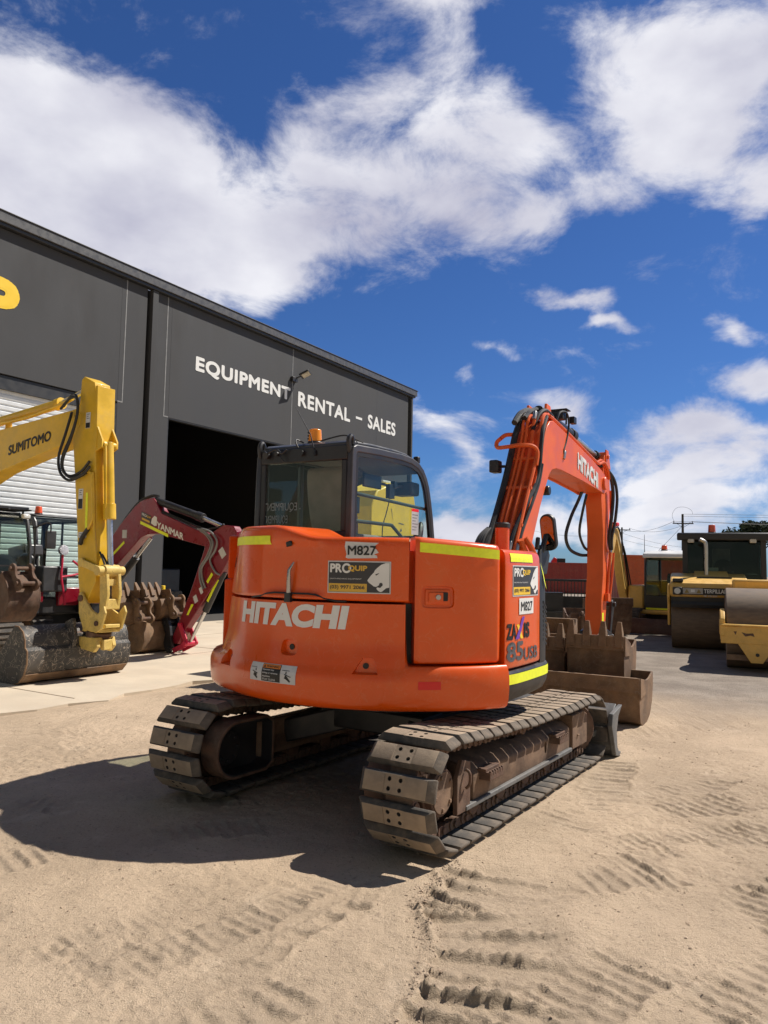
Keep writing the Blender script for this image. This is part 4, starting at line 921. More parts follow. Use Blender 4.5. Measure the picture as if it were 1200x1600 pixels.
# ---- deck, inner body and left side
m = MB(); pts = [(1.2 * sin(radians(a)), -1.2 * cos(radians(a))) for a in range(-70, 63, 6)] + [(1.1, .36), (.3, .55), (.3, .95), (-.98, .95), (-1.05, .3)]
m.prism(pts, 'z', .755, .80); m.prism(inset(pts, .06), 'z', .80, 1.40); up(m.build('body_frame', BLACKM, EXC, .004))
m = MB(); pts2 = [(1.2 * sin(radians(a)), -1.2 * cos(radians(a))) for a in range(34, 62, 4)] + [(1.10, .02), (1.10, .30), (.02, .34), (.02, -.98), (.66, -1.01)]
m.prism(pts2, 'z', 1.4, 1.742); up(m.build('top_cover', ORANGE, EXC, .012))
m = MB(); pts3 = [(.06, .36), (1.08, .33), (.98, .40), (.6, .9), (.08, 1.0)]; m.prism(pts3, 'z', 1.0, 1.5); up(m.build('front_cover', BLACKP, EXC, .02))
m = MB(); m.prism([(-1.075, -.83), (-1.10, -.70), (-1.10, .2), (-1.06, .9), (-.98, .9), (-.98, -.72)], 'z', .80, 1.52); m.prism([(-1.045, -.83), (-1.075, -.70), (-1.075, -.38), (-.995, -.38), (-.995, -.75)], 'z', 1.52, 1.862); up(m.build('left_cover', ORANGE, EXC, .015))
m = MB(); m.cyl((.88, .10, 1.70), (.88, .10, 1.955), .054, n=24); m.cyl((.88, .10, 1.95), (.88, .10, 1.985), .060, n=24, mi=1); m.cyl((.88, .10, 1.98), (.88, .10, 1.992), .05, n=24, mi=1); up(m.build('exhaust_pipe', [ORANGE, BLACKP], EXC, .003))

# ---- cab (shared builder: profile is a closed (y,z) loop, first point rear-bottom, going up and forward)
def make_cab(parent, prof, x0, x1, frame_m, fw_=.065, rear_win=None, side_drop=.0, glass=GLASS, fix=None, name='cab', bars=True, seat=True, door_side=-1, th=.05):
    fix = fix or (lambda o: o)
    inn = inset(prof, fw_); n = len(prof)
    mb = MB(); ring(mb, prof, inn, x0, x0 + th); ring(mb, prof, inn, x1 - th, x1)
    ys = [p[0] for p in prof]; zs = [p[1] for p in prof]; zb = min(zs); zt = max(zs); yr = min(ys); yf = max(ys)
    # roof, floor sill and rear posts across
    top = [p for p in prof if p[1] > zt - .09]; top.sort()
    mb.strip(top, x0 + .02, x1 - .02, -.05)
    cab = fix(mb.build(name, frame_m, parent, .012, 3))
    m = MB(); m.strip([(a + (.02 if i == 0 else -.02 if i == len(top) - 1 else 0), b + .004) for i, (a, b) in enumerate(top)], x0 + .06, x1 - .06, .035); m.build('roof', frame_m, cab, .02, 3)
    if rear_win:
        z0, z1, bx = rear_win; m = MB(); yy = yr + .04
        m.box(((x0 + x1) / 2, yy, (zb + z0) / 2), (x1 - x0 - .1, .05, z0 - zb)); m.box(((x0 + x1) / 2, yy, (z1 + zt - .03) / 2), (x1 - x0 - .1, .05, zt - .03 - z1))
        for xa, xb in ((x0 + .05, x0 + .05 + bx), (x1 - .05 - bx, x1 - .05)): m.box(((xa + xb) / 2, yy, (z0 + z1) / 2), (xb - xa, .05, z1 - z0))
        m.build('rear_frame', BLACKM, cab, .008)
        m = MB(); m.box(((x0 + x1) / 2, yr + .03, (z0 + z1) / 2), (x1 - x0 - .1 - 2 * bx + .01, .006, z1 - z0 + .01)); m.build('rear_window', glass, cab, smooth=False)
    g2 = inset(prof, fw_ - .012)
    for x, s in ((x0 + .012, -1), (x1 - .012, 1)):
        m = MB(); m.prism(g2, 'x', x - .003, x + .003); m.build('side_window', glass, cab, smooth=False)
        if s == door_side:
            m = MB(); ym = lerp(yr, yf, .42); m.box((x, ym, (zb + zt) / 2), (.03, .05, zt - zb - .12)); m.box((x, lerp(ym, yf, .5) - .03, lerp(zb, zt, .32)), (.03, yf - ym - .08, .04)); m.build('door_frame', frame_m, cab, .006)
    m = MB(); bk = [inset(prof, fw_)[i] for i in range(n)]; zin = inset(prof, .0)
    # black frit border round each side pane
    for x in (x0 + .006, x1 - .006): ring(m, inset(prof, fw_ - .012), inset(prof, fw_ + .028), x - .002, x + .002)
    m.build('window_seal', BLACKI, cab, smooth=False)
    # windscreen follows the front of the profile
    fr = [p for p in prof if p[0] > yf - .34]; k = fr
    m = MB(); m.strip(k, x0 + .06, x1 - .06, .006); m.build('windscreen', glass, cab)
    m = MB(); m.box(((x0 + x1) / 2, (yr + yf) / 2, zb + .03), (x1 - x0 - .1, yf - yr - .1, .05)); m.build('floor', BLACKM, cab)
    if seat:
        xm = (x0 + x1) / 2; ysd = lerp(yr, yf, .33)
        m = MB(); m.prism(catmull2([(ysd - .02, zb + .42), (ysd - .10, zb + .62), (ysd - .15, zb + .86), (ysd - .15, zb + 1.0), (ysd - .09, zb + 1.02), (ysd - .03, zb + .85), (ysd + .05, zb + .62), (ysd + .06, zb + .45)], 3), 'x', xm - .19, xm + .21); m.box((xm, ysd + .24, zb + .42), (.48, .5, .13)); m.box((xm, ysd + .2, zb + .2), (.36, .36, .36)); s = m.build('seat', SEATM, cab, .05, 4)
    return cab
CAB_P = [(-.61, 1.42), (-.605, 2.0), (-.595, 2.50), (-.575, 2.545), (-.53, 2.565), (-.2, 2.583), (.18, 2.592), (.36, 2.585), (.49, 2.556), (.58, 2.505), (.645, 2.435), (.69, 2.36), (.735, 2.23), (.775, 2.08), (.81, 1.90), (.835, 1.60), (.83, 1.42)]
CABO = make_cab(EXC, CAB_P, -.985, -.05, CABGREY, .062, (1.90, 2.445, .05), fix=up)
def cab_extras():
    c = CABO
    m = MB(); m.cyl((-.50, -.46, 2.60), (-.50, -.46, 2.625), .062, n=24, mi=1); m.cyl((-.50, -.46, 2.625), (-.50, -.46, 2.725), .056, .048, n=24); m.build('beacon', [BEACON, BLACKM], c, .006)
    m = MB()
    for i in range(3):
        for j in range(2): m.cyl((-.556 + .012, -.47 + j * .018, 2.645 + i * .025), (-.545 + .012, -.51 + j * .018, 2.645 + i * .025), .007, n=8)
    m.tube(spline([(-.56, -.53, 2.61), (-.59, -.58, 2.63), (-.57, -.62, 2.60), (-.55, -.615, 2.56)], 6), .006, 6); m.tube(spline([(-.42, -.50, 2.62), (-.2, -.5, 2.65), (-.12, -.45, 2.62), (-.08, -.4, 2.60)], 5), .006, 6); m.build('beacon_wiring', HOSE, c)
    m = MB(); m.tube([(-.395, -.60, 2.50), (-.445, -.60, 2.66), (-.60, -.605, 2.90)], [.006, .004, .002], 6); m.cyl((-.39, -.605, 2.49), (-.40, -.605, 2.53), .012, n=8); m.build('antenna', BLACKM, c)
    for x in (-.95, -.085):
        m = MB(); m.tube(spline([(x, -.585, 2.50), (x, -.60, 2.585), (x, -.575, 2.625), (x, -.55, 2.60), (x, -.55, 2.56)], 5), .020, 8); m.build('lifting_lug', BLACKM, c, 0)
    m = MB(); m.box((-.085, .50, 2.585), (.05, .05, .06)); m.build('lifting_lug', BLACKM, c, .01)
    m = MB(); m.cyl((-.86, -.58, 2.52), (-.86, -.64, 2.51), .028, n=14); m.cyl((-.76, -.58, 2.525), (-.76, -.63, 2.52), .018, n=12); m.cyl((-.52, -.58, 2.515), (-.52, -.62, 2.515), .024, n=12)
    m.tube(spline([(-.90, -.60, 2.55), (-.84, -.63, 2.53), (-.76, -.63, 2.555), (-.70, -.63, 2.52), (-.66, -.62, 2.55)], 5), .009, 6); m.tube(spline([(-.72, -.62, 2.53), (-.70, -.64, 2.48), (-.67, -.63, 2.45)], 5), .006, 6); m.build('rear_lamp', BLACKM, c)
    # inside: rails, mirror, lever, ceiling tube, microphone
    R_ = mat('grab_rail_paint', (.05, .07, .055), .5)
    m = MB(); m.cyl((-.10, -.54, 2.20), (-.10, .72, 2.165), .014, n=10); m.tube([(-.10, -.54, 1.985), (-.10, .10, 1.985), (-.10, .34, 1.86)], .015, 10); m.build('grab_rail', R_, c)
    m = MB(); m.box((-.14, -.16, 2.325), (.02, .28, .11)); m.box((-.12, -.42, 2.11), (.04, .05, .13)); m.build('interior_mirror', BLACKM, c, .02, 3)
    m = MB(); m.box((-.13, .12, 2.27), (.04, .085, .12)); m.box((-.12, .165, 2.33), (.04, .05, .06)); m.tube(spline([(-.13, .12, 2.22), (-.13, .06, 2.08), (-.13, .01, 1.98), (-.13, .0, 1.88)], 5), .005, 6); m.build('radio_handset', BLACKM, c, .01)
    m = MB(); m.tube(spline([(-.3, -.28, 2.50), (-.28, -.1, 2.42), (-.25, .12, 2.35), (-.22, .35, 2.34), (-.2, .45, 2.35)], 6), .011, 8); m.build('coiled_lead', GREYI, c)
    m = MB(); m.box((-.2, .52, 2.33), (.2, .16, .12)); m.build('sun_visor', BLACKP, c, .02)
    m = MB(); m.tube(spline([(-.08, .62, 1.80), (-.09, .56, 1.92), (-.10, .60, 2.02), (-.12, .68, 2.06)], 5), [.03] * 8 + [.02] * 8, 8) if False else m.tube(spline([(-.09, .50, 1.78), (-.09, .56, 1.93), (-.10, .63, 2.04)], 5), [.05, .05, .05, .048, .045, .042, .04, .035, .03, .022, .012], 10); m.build('control_lever', BLACKP, c)
    m = MB(); m.box((-.5, -.50, 2.54), (.82, .04, .05)); m.box((-.5, -.05, 2.545), (.80, .86, .02)); m.build('headlining', mat('headlining', (.16, .15, .14), .9), c)
    m = MB(); m.box((-.5, .62, 1.75), (.8, .10, .34)); m.build('console', BLACKP, c, .02)
    fm = plane_map((0, -.583, 0), (1, 0, 0), (0, 0, 1)); D = Decal(fm); D.text('EQUIPMENT', -.905, 2.055, -.57, 2.13, .0, 0, .005, mirror=True); D.rect(-.545, 2.075, -.535, 2.085, 0, 0, 1); D.text('EQUIPMENT', -.905, 1.955, -.66, 2.03, 0, 0, .005, mirror=True)
    D.build('mirrored_lettering', mat('grey_mirrored_text', (.32, .34, .34), .6), c)  # mirrored EQUIPMENT text in plain grey at the rear glass
    fm = plane_map((-.052, 0, 0), (0, 1, 0), (0, 0, 1)); D = Decal(fm); D.rect(.36, 1.92, .49, 2.12, 0, 0, 1); D.rect(.36, 2.12, .49, 2.145, 0, 1, 1)
    for i in range(6): D.rect(.375, 2.09 - i * .026, .475 - .02 * (i % 3), 2.095 - i * .026, .001, 2, 1)
    D.build('window_notice', [mat('paper', (.38, .39, .40), .7), REDTAPE, GREYI], c)
cab_extras()

# ---- boom, arm
def plate_box(mb, prof, x0, x1): mb.prism(prof, 'x', x0, x1)
BX0, BX1 = .16, .52
BOOM = [(.96, .95), (1.18, 1.35), (1.51, 1.90), (1.74, 2.27), (1.965, 2.61), (2.13, 2.90), (2.205, 3.06), (2.27, 3.15), (2.36, 3.22), (2.47, 3.245), (2.60, 3.23), (3.2, 3.155), (4.0, 3.045), (4.52, 2.955), (4.72, 2.90), (4.80, 2.80), (4.76, 2.70), (4.64, 2.66), (4.45, 2.675), (3.6, 2.72), (2.78, 2.745), (2.58, 2.74), (2.44, 2.71), (2.34, 2.65), (2.22, 2.50), (2.05, 2.28), (1.83, 1.93), (1.55, 1.40), (1.30, .90), (1.12, .80)]
def build_boom():
    m = MB(); m.prism(inset(BOOM, .018), 'x', BX0 + .03, BX1 - .03)
    b = up(m.build('boom', ORANGE_F, EXC, .004))
    for x0, x1 in ((BX0, BX0 + .03), (BX1 - .03, BX1)):
        m = MB(); m.prism(BOOM, 'x', x0, x1); m.build('side_plate', ORANGE_F, b, .006)
    m = MB(); m.cyl((BX1 - .005, 4.62, 2.80), (BX1 + .03, 4.62, 2.80), .085, n=28); m.build('tip_pin_boss', ORANGE_F, b, .008); m = MB(); m.cyl((BX0 + .005, 4.62, 2.80), (BX0 - .03, 4.62, 2.80), .085, n=28); m.build('tip_pin_boss', ORANGE_F, b, .008)
    m = MB(); m.cyl((BX0 - .03, 2.27, 2.47), (BX1 + .03, 2.27, 2.47), .05, n=20); m.build('cylinder_pin', BLACKM, b, .01)
    fm = plane_map((BX1, 0, 0), (0, 1, 0), (0, 0, 1)); fmS = lambda u, v, d: fm(u, v - .158 * (u - 3.6), d)
    D = Decal(fmS); D.text('HITACHI', 3.38, 2.80, 4.30, 3.01, .004, 0, .085); D.build('lettering', WHITE, b)
    # boom cylinders
    for x in (BX0 - .02, BX1 + .02):
        pass
    m = MB(); m.cyl((.34, 1.55, 1.0), (.34, 2.0, 1.85), .075, n=20); m.cyl((.34, 2.0, 1.85), (.34, 2.27, 2.44), .04, n=16, mi=1); up(m.build('boom_cylinder', [BLACKM, CHROME], EXC, .004))
    m = MB(); m.cyl((.34, 2.50, 3.37), (.34, 3.75, 3.31), .066, n=22); m.cyl((.34, 3.66, 3.315), (.34, 3.80, 3.308), .078, n=22); m.cyl((.34, 3.8, 3.308), (.34, 4.85, 3.22), .036, n=18, mi=1); m.cyl((.34, 4.82, 3.222), (.34, 4.98, 3.205), .062, n=16); up(m.build('arm_cylinder', [BLACKM, CHROME], EXC, .004))
    m = MB()
    for x in (.24, .44): m.prism([(2.40, 3.2), (2.66, 3.19), (2.58, 3.43), (2.46, 3.44)], 'x', x - .015, x + .015)
    m.build('cylinder_bracket', ORANGE_F, b, .006)
    # steel pipes up the back of the boom and along the top
    def off(pts, d):   # rearward offset of the (y,z) back line
        return [(p[0] - d * .86, p[1] + d * .5) for p in pts]
    back = [(1.30, 1.55), (1.51, 1.90), (1.74, 2.27), (1.965, 2.61), (2.13, 2.90), (2.20, 3.05)]
    m = MB(); r = .017
    for x, d, up_end in ((.285, .045, 3.17), (.33, .045, 3.19), (.40, .04, 3.13), (.485, .04, 3.16)):
        q = off(back, d); path = [(x, a, c) for a, c in q] + [(x, 2.20, 3.20), (x, 2.30, 3.285), (x, 2.55, 3.29)]
        q = MB(); q.tube(spline(path, 4), r if x < .4 else .02, 8); q.build('hydraulic_pipe', ORANGE_F, b)
    for x, zo in ((.47, .045), (.50, .018)): q = MB(); q.tube(spline([(x, 2.40, 3.27 + zo), (x, 2.9, 3.215 + zo), (x, 3.6, 3.12 + zo), (x, 4.2, 3.04 + zo), (x, 4.45, 3.02 + zo), (x + .02, 4.62, 3.06 + zo), (x + .03, 4.78, 3.0), (x + .03, 4.85, 2.88)], 5), .018, 8); q.build('hydraulic_pipe', ORANGE_F, b)
    m.tube(spline([(.10, 2.02, 3.01), (.06, 2.01, 2.97), (.08, 1.98, 2.91), (.2, 1.93, 2.90), (.36, 1.94, 2.91), (.46, 1.99, 2.90), (.50, 2.02, 2.84), (.50, 1.98, 2.70)], 5), .022, 8); m.tube(spline([(.10, 2.02, 3.01), (.14, 2.06, 3.05), (.2, 2.12, 3.06)], 4), .022, 8)
    m.build('pipe_guard', ORANGE_F, b)
    for q in ((1.60, 2.05), (1.85, 2.44), (2.05, 2.76)): m = MB(); m.box((.36, q[0] - .03, q[1] + .015), (.30, .03, .03), Matrix.Rotation(radians(-30), 3, 'X')); m.build('pipe_clamp', ORANGE_F, b)
    # hoses
    def hose(pts, r=.017, n=6): q = MB(); q.tube(spline(pts, n), r, 8); q.build('hose', HOSE, b)
    hose([(.19, 1.30, 1.70), (.20, 1.42, 1.88), (.205, 1.54, 2.04), (.21, 1.70, 2.28), (.215, 1.88, 2.58), (.22, 2.02, 2.86), (.225, 2.12, 3.06), (.23, 2.24, 3.20), (.24, 2.40, 3.30)], .034)
    for k in range(4): hose([(.10 + .025 * k, 1.26, 1.60), (.11 + .025 * k, 1.31, 1.80), (.13 + .02 * k, 1.40, 1.95), (.17 + .012 * k, 1.52, 2.04)], .014)
    hose([(.22, 2.10, 3.18), (.23, 2.26, 3.31), (.25, 2.46, 3.375), (.27, 2.60, 3.34), (.28, 2.66, 3.26)], .034)
    hose([(.30, 2.18, 3.24), (.31, 2.34, 3.34), (.33, 2.52, 3.39), (.35, 2.68, 3.36), (.35, 2.76, 3.27)], .028)
    hose([(.40, 2.16, 3.1), (.42, 2.28, 3.28), (.44, 2.44, 3.36), (.45, 2.62, 3.33), (.455, 2.70, 3.26)], .022)
    hose([(.44, 1.42, 1.86), (.45, 1.52, 2.02), (.49, 1.72, 2.28), (.515, 1.92, 2.50), (.52, 2.02, 2.68), (.52, 2.08, 2.92), (.51, 2.16, 3.10), (.50, 2.3, 3.26)], .023)
    hose([(.50, 1.44, 1.84), (.51, 1.58, 2.04), (.525, 1.78, 2.29), (.535, 1.96, 2.52), (.535, 2.06, 2.72)], .018)
    hose([(.47, 2.72, 3.27), (.49, 2.80, 3.40), (.52, 2.96, 3.42), (.525, 3.02, 3.28), (.522, 2.92, 3.08), (.52, 2.84, 2.98), (.52, 2.86, 2.94)], .012)
    hose([(.36, 4.60, 3.05), (.42, 4.78, 3.10), (.50, 4.98, 2.98), (.53, 5.06, 2.72), (.52, 5.02, 2.40), (.50, 4.96, 2.12), (.50, 5.0, 1.98), (.49, 5.08, 1.92)], .024)
    hose([(.30, 4.65, 3.02), (.44, 4.84, 3.06), (.54, 5.04, 2.92), (.57, 5.12, 2.68), (.56, 5.06, 2.36), (.53, 4.98, 2.10), (.52, 5.02, 1.94)], .020)
    hose([(.26, 4.52, 2.70), (.20, 4.52, 2.56), (.14, 4.40, 2.34), (.10, 4.32, 2.10), (.12, 4.42, 1.93), (.18, 4.68, 1.86), (.24, 4.86, 1.86)], .022)
    hose([(.30, 4.58, 2.66), (.25, 4.56, 2.42), (.21, 4.56, 2.16), (.22, 4.72, 1.98), (.25, 4.86, 1.92)], .018)
    for x, y, z in ((.44, 1.42, 1.86), (.50, 1.44, 1.84), (.46, 1.36, 1.74), (.24, 2.3, 3.30), (.40, 2.22, 3.27), (.52, 2.86, 2.93), (.50, 5.04, 1.95)): m = MB(); m.cyl((x, y - .03, z - .05), (x, y + .02, z + .04), .024, n=6); m.build('hose_fitting', STEEL, b, .003)
    m = MB(); m.tube(spline([(.50, 1.70, 1.80), (.53, 1.62, 1.80), (.54, 1.52, 1.83), (.53, 1.46, 1.92)], 4), .032, 10); m.tube(spline([(.58, 1.72, 1.78), (.60, 1.62, 1.80), (.60, 1.54, 1.86), (.56, 1.5, 1.94)], 4), .030, 10); m.build('pipe_elbows', ORANGE_F, b)
    # work lights
    m = MB(); m.box((.40, 2.98, 3.40), (.17, .12, .09)); m.tube([(.30, 3.0, 3.30), (.30, 3.02, 3.47), (.50, 3.02, 3.47), (.50, 3.0, 3.30)], .012, 6); m.box((.40, 3.04, 3.475), (.24, .16, .012)); m.box((.52, 3.2, 3.38), (.06, .10, .08)); l = m.build('work_light', BLACKM, b, .012)
    m = MB(); m.box((.08, 1.93, 2.70), (.10, .13, .13)); m.bar((.13, 1.93, 2.70), (.19, 1.95, 2.70), .03, .03); m.build('work_light', BLACKM, b, .015)
    # arm
    A = [(4.70, 2.62), (4.745, 2.45), (4.80, 2.2), (4.79, 1.6), (4.70, 1.25), (4.68, .80), (4.76, .74), (4.86, .80), (4.98, 1.25), (5.09, 1.85), (5.15, 2.4), (5.18, 2.75), (5.14, 3.05), (5.05, 3.25), (4.94, 3.27), (4.87, 3.18), (4.80, 2.95)]
    m = MB(); m.prism(A, 'x', .245, .46); a = up(m.build('arm', ORANGE_F, EXC, .008))
    m = MB()
    for x in (.235, .455): m.prism([(4.90, 3.05), (5.16, 3.05), (5.05, 3.30), (4.93, 3.30)], 'x', x, x + .02)
    m.cyl((.20, 4.98, 3.205), (.50, 4.98, 3.205), .03, n=14); m.build('arm_lug', ORANGE_F, a, .006)
    m = MB(); m.tube(spline([(.50, 5.06, 2.75), (.50, 5.08, 2.2), (.50, 5.03, 1.9), (.48, 5.0, 1.6), (.48, 4.93, 1.32)], 5), .020, 8); m.tube(spline([(.53, 5.08, 1.9), (.52, 5.04, 1.6), (.51, 4.96, 1.34), (.50, 4.97, 1.24)], 5), .016, 8); m.box((.49, 4.92, 1.30), (.05, .16, .10)); m.build('arm_pipes', ORANGE_F, a)
    D = Decal(plane_map((.4605, 0, 0), (0, 1, 0), (0, 0, 1))); D.poly([(4.715, .84), (4.78, .84), (4.80, 1.10), (4.72, 1.10)], .004, 0); D.build('reflective_strip', HIVIS, a)
    m = MB(); m.cyl((.352, 5.20, 2.60), (.352, 5.16, 1.62), .055, n=18); m.cyl((.352, 5.16, 1.62), (.352, 5.14, 1.22), .03, n=14, mi=1); up(m.build('bucket_cylinder', [ORANGE_F, CHROME], EXC, .004))
    m = MB()
    for x in (.22, .485): m.prism(catmull2([(5.10, 1.24), (5.17, 1.26), (5.22, 1.15), (5.12, .95), (5.05, .74), (4.98, .72), (4.98, .82), (5.05, 1.02), (5.08, 1.16)], 3), 'x', x - .018, x + .018)
    m.cyl((.17, 5.15, 1.2), (.54, 5.15, 1.2), .035, n=14); m.cyl((.17, 5.02, .77), (.54, 5.02, .77), .035, n=14); up(m.build('bucket_link', BLACKM, EXC, .005))
    m = MB()
    for x in (.21, .495): m.prism([(4.62, .86), (4.82, .88), (5.12, .80), (5.16, .66), (5.0, .56), (4.70, .58), (4.60, .70)], 'x', x - .02, x + .02)
    m.box((.352, 4.88, .62), (.26, .36, .09)); m.cyl((.16, 4.75, .78), (.55, 4.75, .78), .035, n=14); m.cyl((.16, 5.05, .68), (.55, 5.05, .68), .035, n=14); up(m.build('quick_hitch', BLACKM, EXC, .008))
    # mirror on the right front corner
    m = MB(); m.prism([(.52, 1.60), (.72, 1.60), (.80, 1.76), (.74, 1.84), (.60, 1.84), (.54, 1.76)], 'x', 1.0, 1.03); m.bar((1.015, .62, 1.78), (1.03, .70, 1.93), .04, .03); m.cyl((1.0, .55, 1.80), (1.0, .58, 1.90), .018, n=10); q = up(m.build('mirror_bracket', BLACKP, EXC, .008))
    m = MB(); c = Vector((1.04, .70, 1.945)); yaw = radians(-14)
    pts = [(.062 * cos(t_) , .082 * (1 if sin(t_) > 0 else -1) + .062 * sin(t_)) for t_ in [i * pi / 14 for i in range(28)]]
    Rz = Matrix.Rotation(yaw, 3, 'Z') @ Matrix.Rotation(radians(11), 3, 'X')
    n = len(pts); vs = []
    for sc_, y in ((1.0, 0), (1.12, .004), (1.12, .035), (.8, .055)): vs += [c + Rz @ Vector((p[0] * sc_, y, p[1] * (1 + (sc_ - 1) * .5))) for p in pts]
    m.add(vs, [tuple(range(n))] + [(j * n + i, (j + 1) * n + i, (j + 1) * n + (i + 1) % n, j * n + (i + 1) % n) for j in range(3) for i in range(n)] + [tuple(range(4 * n - 1, 3 * n - 1, -1))])
    mo = up(m.build('mirror', BLACKP, EXC, .002)); m = MB(); m.add([c + Rz @ Vector((p[0] * .93, -.004, p[1] * .95)) for p in pts] + [c + Rz @ Vector((p[0] * .93, -.001, p[1] * .95)) for p in pts], [tuple(range(n)), tuple(range(2 * n - 1, n - 1, -1))] + [(i, i + n, (i + 1) % n + n, (i + 1) % n) for i in range(n)]); m.build('mirror_glass', MIRROR, mo, smooth=False)
build_boom()

# ================================================================== OTHER MACHINES
def simple_track(parent, cx, y0, y1, r, w, m=None, mf=None):
    P = []
    for i in range(13): a = -pi / 2 + pi * i / 12; P.append((y1 - r + r * cos(a), r + r * sin(a)))
    for i in range(13): a = pi / 2 + pi * i / 12; P.append((y0 + r + r * cos(a), r + r * sin(a)))
    mb = MB(); ring(mb, P, inset(P, .06), cx - w / 2, cx + w / 2)
    L = 0
    n = len(P)
    for i in range(n):
        a = Vector(P[i]); b = Vector(P[(i + 1) % n]); d = (b - a).length; k = max(1, round(d / .13)); t = (b - a).normalized()
        for j in range(k):
            p = a.lerp(b, j / k); R = Matrix((Vector((1, 0, 0)), Vector((0, t.x, t.y)), Vector((0, -t.y, t.x)))).transposed(); mb.box((cx, p.x, p.y), (w + .01, .05, .05), R)
    tr = mb.build('track', m or RUBBER, parent)
    f = MB(); f.prism([(y0 + r, r * .55), (y1 - r, r * .55), (y1 - r, r * 1.35), (y0 + r, r * 1.35)], 'x', cx - w * .46, cx + w * .46)
    for y in (y0 + r, y1 - r): f.cyl((cx - w * .47, y, r), (cx + w * .47, y, r), r * .72, n=24)
    f.build('track_frame', mf or FRAMES, tr, .01); return tr
def bucket_geo(mb, w, prof, th=.02, side=.02, teeth=0, ears=None, mi=0, side_cut=.0):
    mb.strip(prof, -w / 2, w / 2, th, mi)
    ins = [(p[0], p[1]) for p in prof]
    # end plates: profile closed by a hollow curve from back top to lip
    a, b = prof[-1], prof[0]; mid = ((a[0] + b[0]) / 2, (a[1] + b[1]) / 2 - side_cut)
    cl = catmull2([a, ((a[0] * 3 + b[0]) / 4, (a[1] * 3 + b[1]) / 4 - side_cut * .8), mid, ((a[0] + b[0] * 3) / 4, (a[1] + b[1] * 3) / 4 - side_cut * .75), b], 3)
    pl = ins + cl[1:-1]
    for x in (-w / 2 - side, w / 2): mb.prism(pl, 'x', x, x + side, mi)
    return mb
GP = [(0, .62), (.015, .45), (.03, .22), (.06, .09), (.14, .015), (.28, .0), (.44, .03), (.56, .12), (.635, .27), (.655, .42), (.64, .58)]
def loose_bucket(name, label, w, prof, loc, rz, m, teeth=0, rx=0, ry=0, ear=True, cutd=.10, lipw=.16, ear_y=None):
    t = thing(name, label, 'bucket', loc, rz, 'loose excavator buckets'); t.rotation_euler = (rx, ry, rz)
    mb = bucket_geo(MB(), w, prof, side_cut=cutd); s = mb.build('shell', m, t, .003)
    b = prof[0]; c = prof[1]; dz = Vector((c[0] - b[0], c[1] - b[1])).normalized()
    l = MB(); l.box((0, b[0] - .008, b[1] - lipw / 2), (w + .05, .022, lipw)); l.build('lip', m, t, .004)
    for x in (-w / 2 - .028, w / 2 + .028): pk = MB(); pk.prism([(b[0], b[1]), (b[0] + .28, b[1] - cutd * .8), (b[0] + .28, b[1] - cutd * .8 - .14), (b[0], b[1] - .22)], 'x', x - .01, x + .01); pk.build('side_cutter', m, t, .003)
    for i in range(teeth):
        x = (-.5 + (i + .0) / (teeth - 1)) * (w - .06); k = MB()
        x0_ = (x - .045, x + .045); pr = [(b[0] - .042, b[1] - .13), (b[0] + .06, b[1] - .13), (b[0] + .05, b[1] + .02), (b[0] + .012, b[1] + .16), (b[0] - .006, b[1] + .16), (b[0] - .042, b[1] + .02)]; k.prism(pr, 'x', *x0_); k.v = [(x + (v[0] - x) * (1 - .45 * max(0, (v[2] - b[1]) / .16)), v[1], v[2]) for v in k.v]; k.build('tooth', m, t, .006)
    if ear:
        y1 = prof[-2][0]; zt = prof[-1][1]
        for x in (-.13, .13):
            e = MB(); e.prism(catmull2([(y1 - .02, zt), (y1 + .06, zt + .04), (y1 + .14, zt + .02), (y1 + .17, zt - .06), (y1 + .12, zt - .15), (y1 + .11, zt - .24), (y1 + .16, zt - .32), (y1 + .14, zt - .40), (y1 + .06, zt - .42), (y1 - .03, zt - .38)], 3), 'x', x - .018, x + .018); e.build('ear', m, t, .004)
        e = MB(); 
        for dz_ in (-.05, -.34): e.cyl((-.19, y1 + .10, zt + dz_), (.19, y1 + .10, zt + dz_), .032, n=16)
        e.build('pin', RUST, t, .003)
        e = MB(); e.box((0, y1 + .02, zt - .2), (.24, .03, .2)); e.build('ear_plate', m, t)
    return t

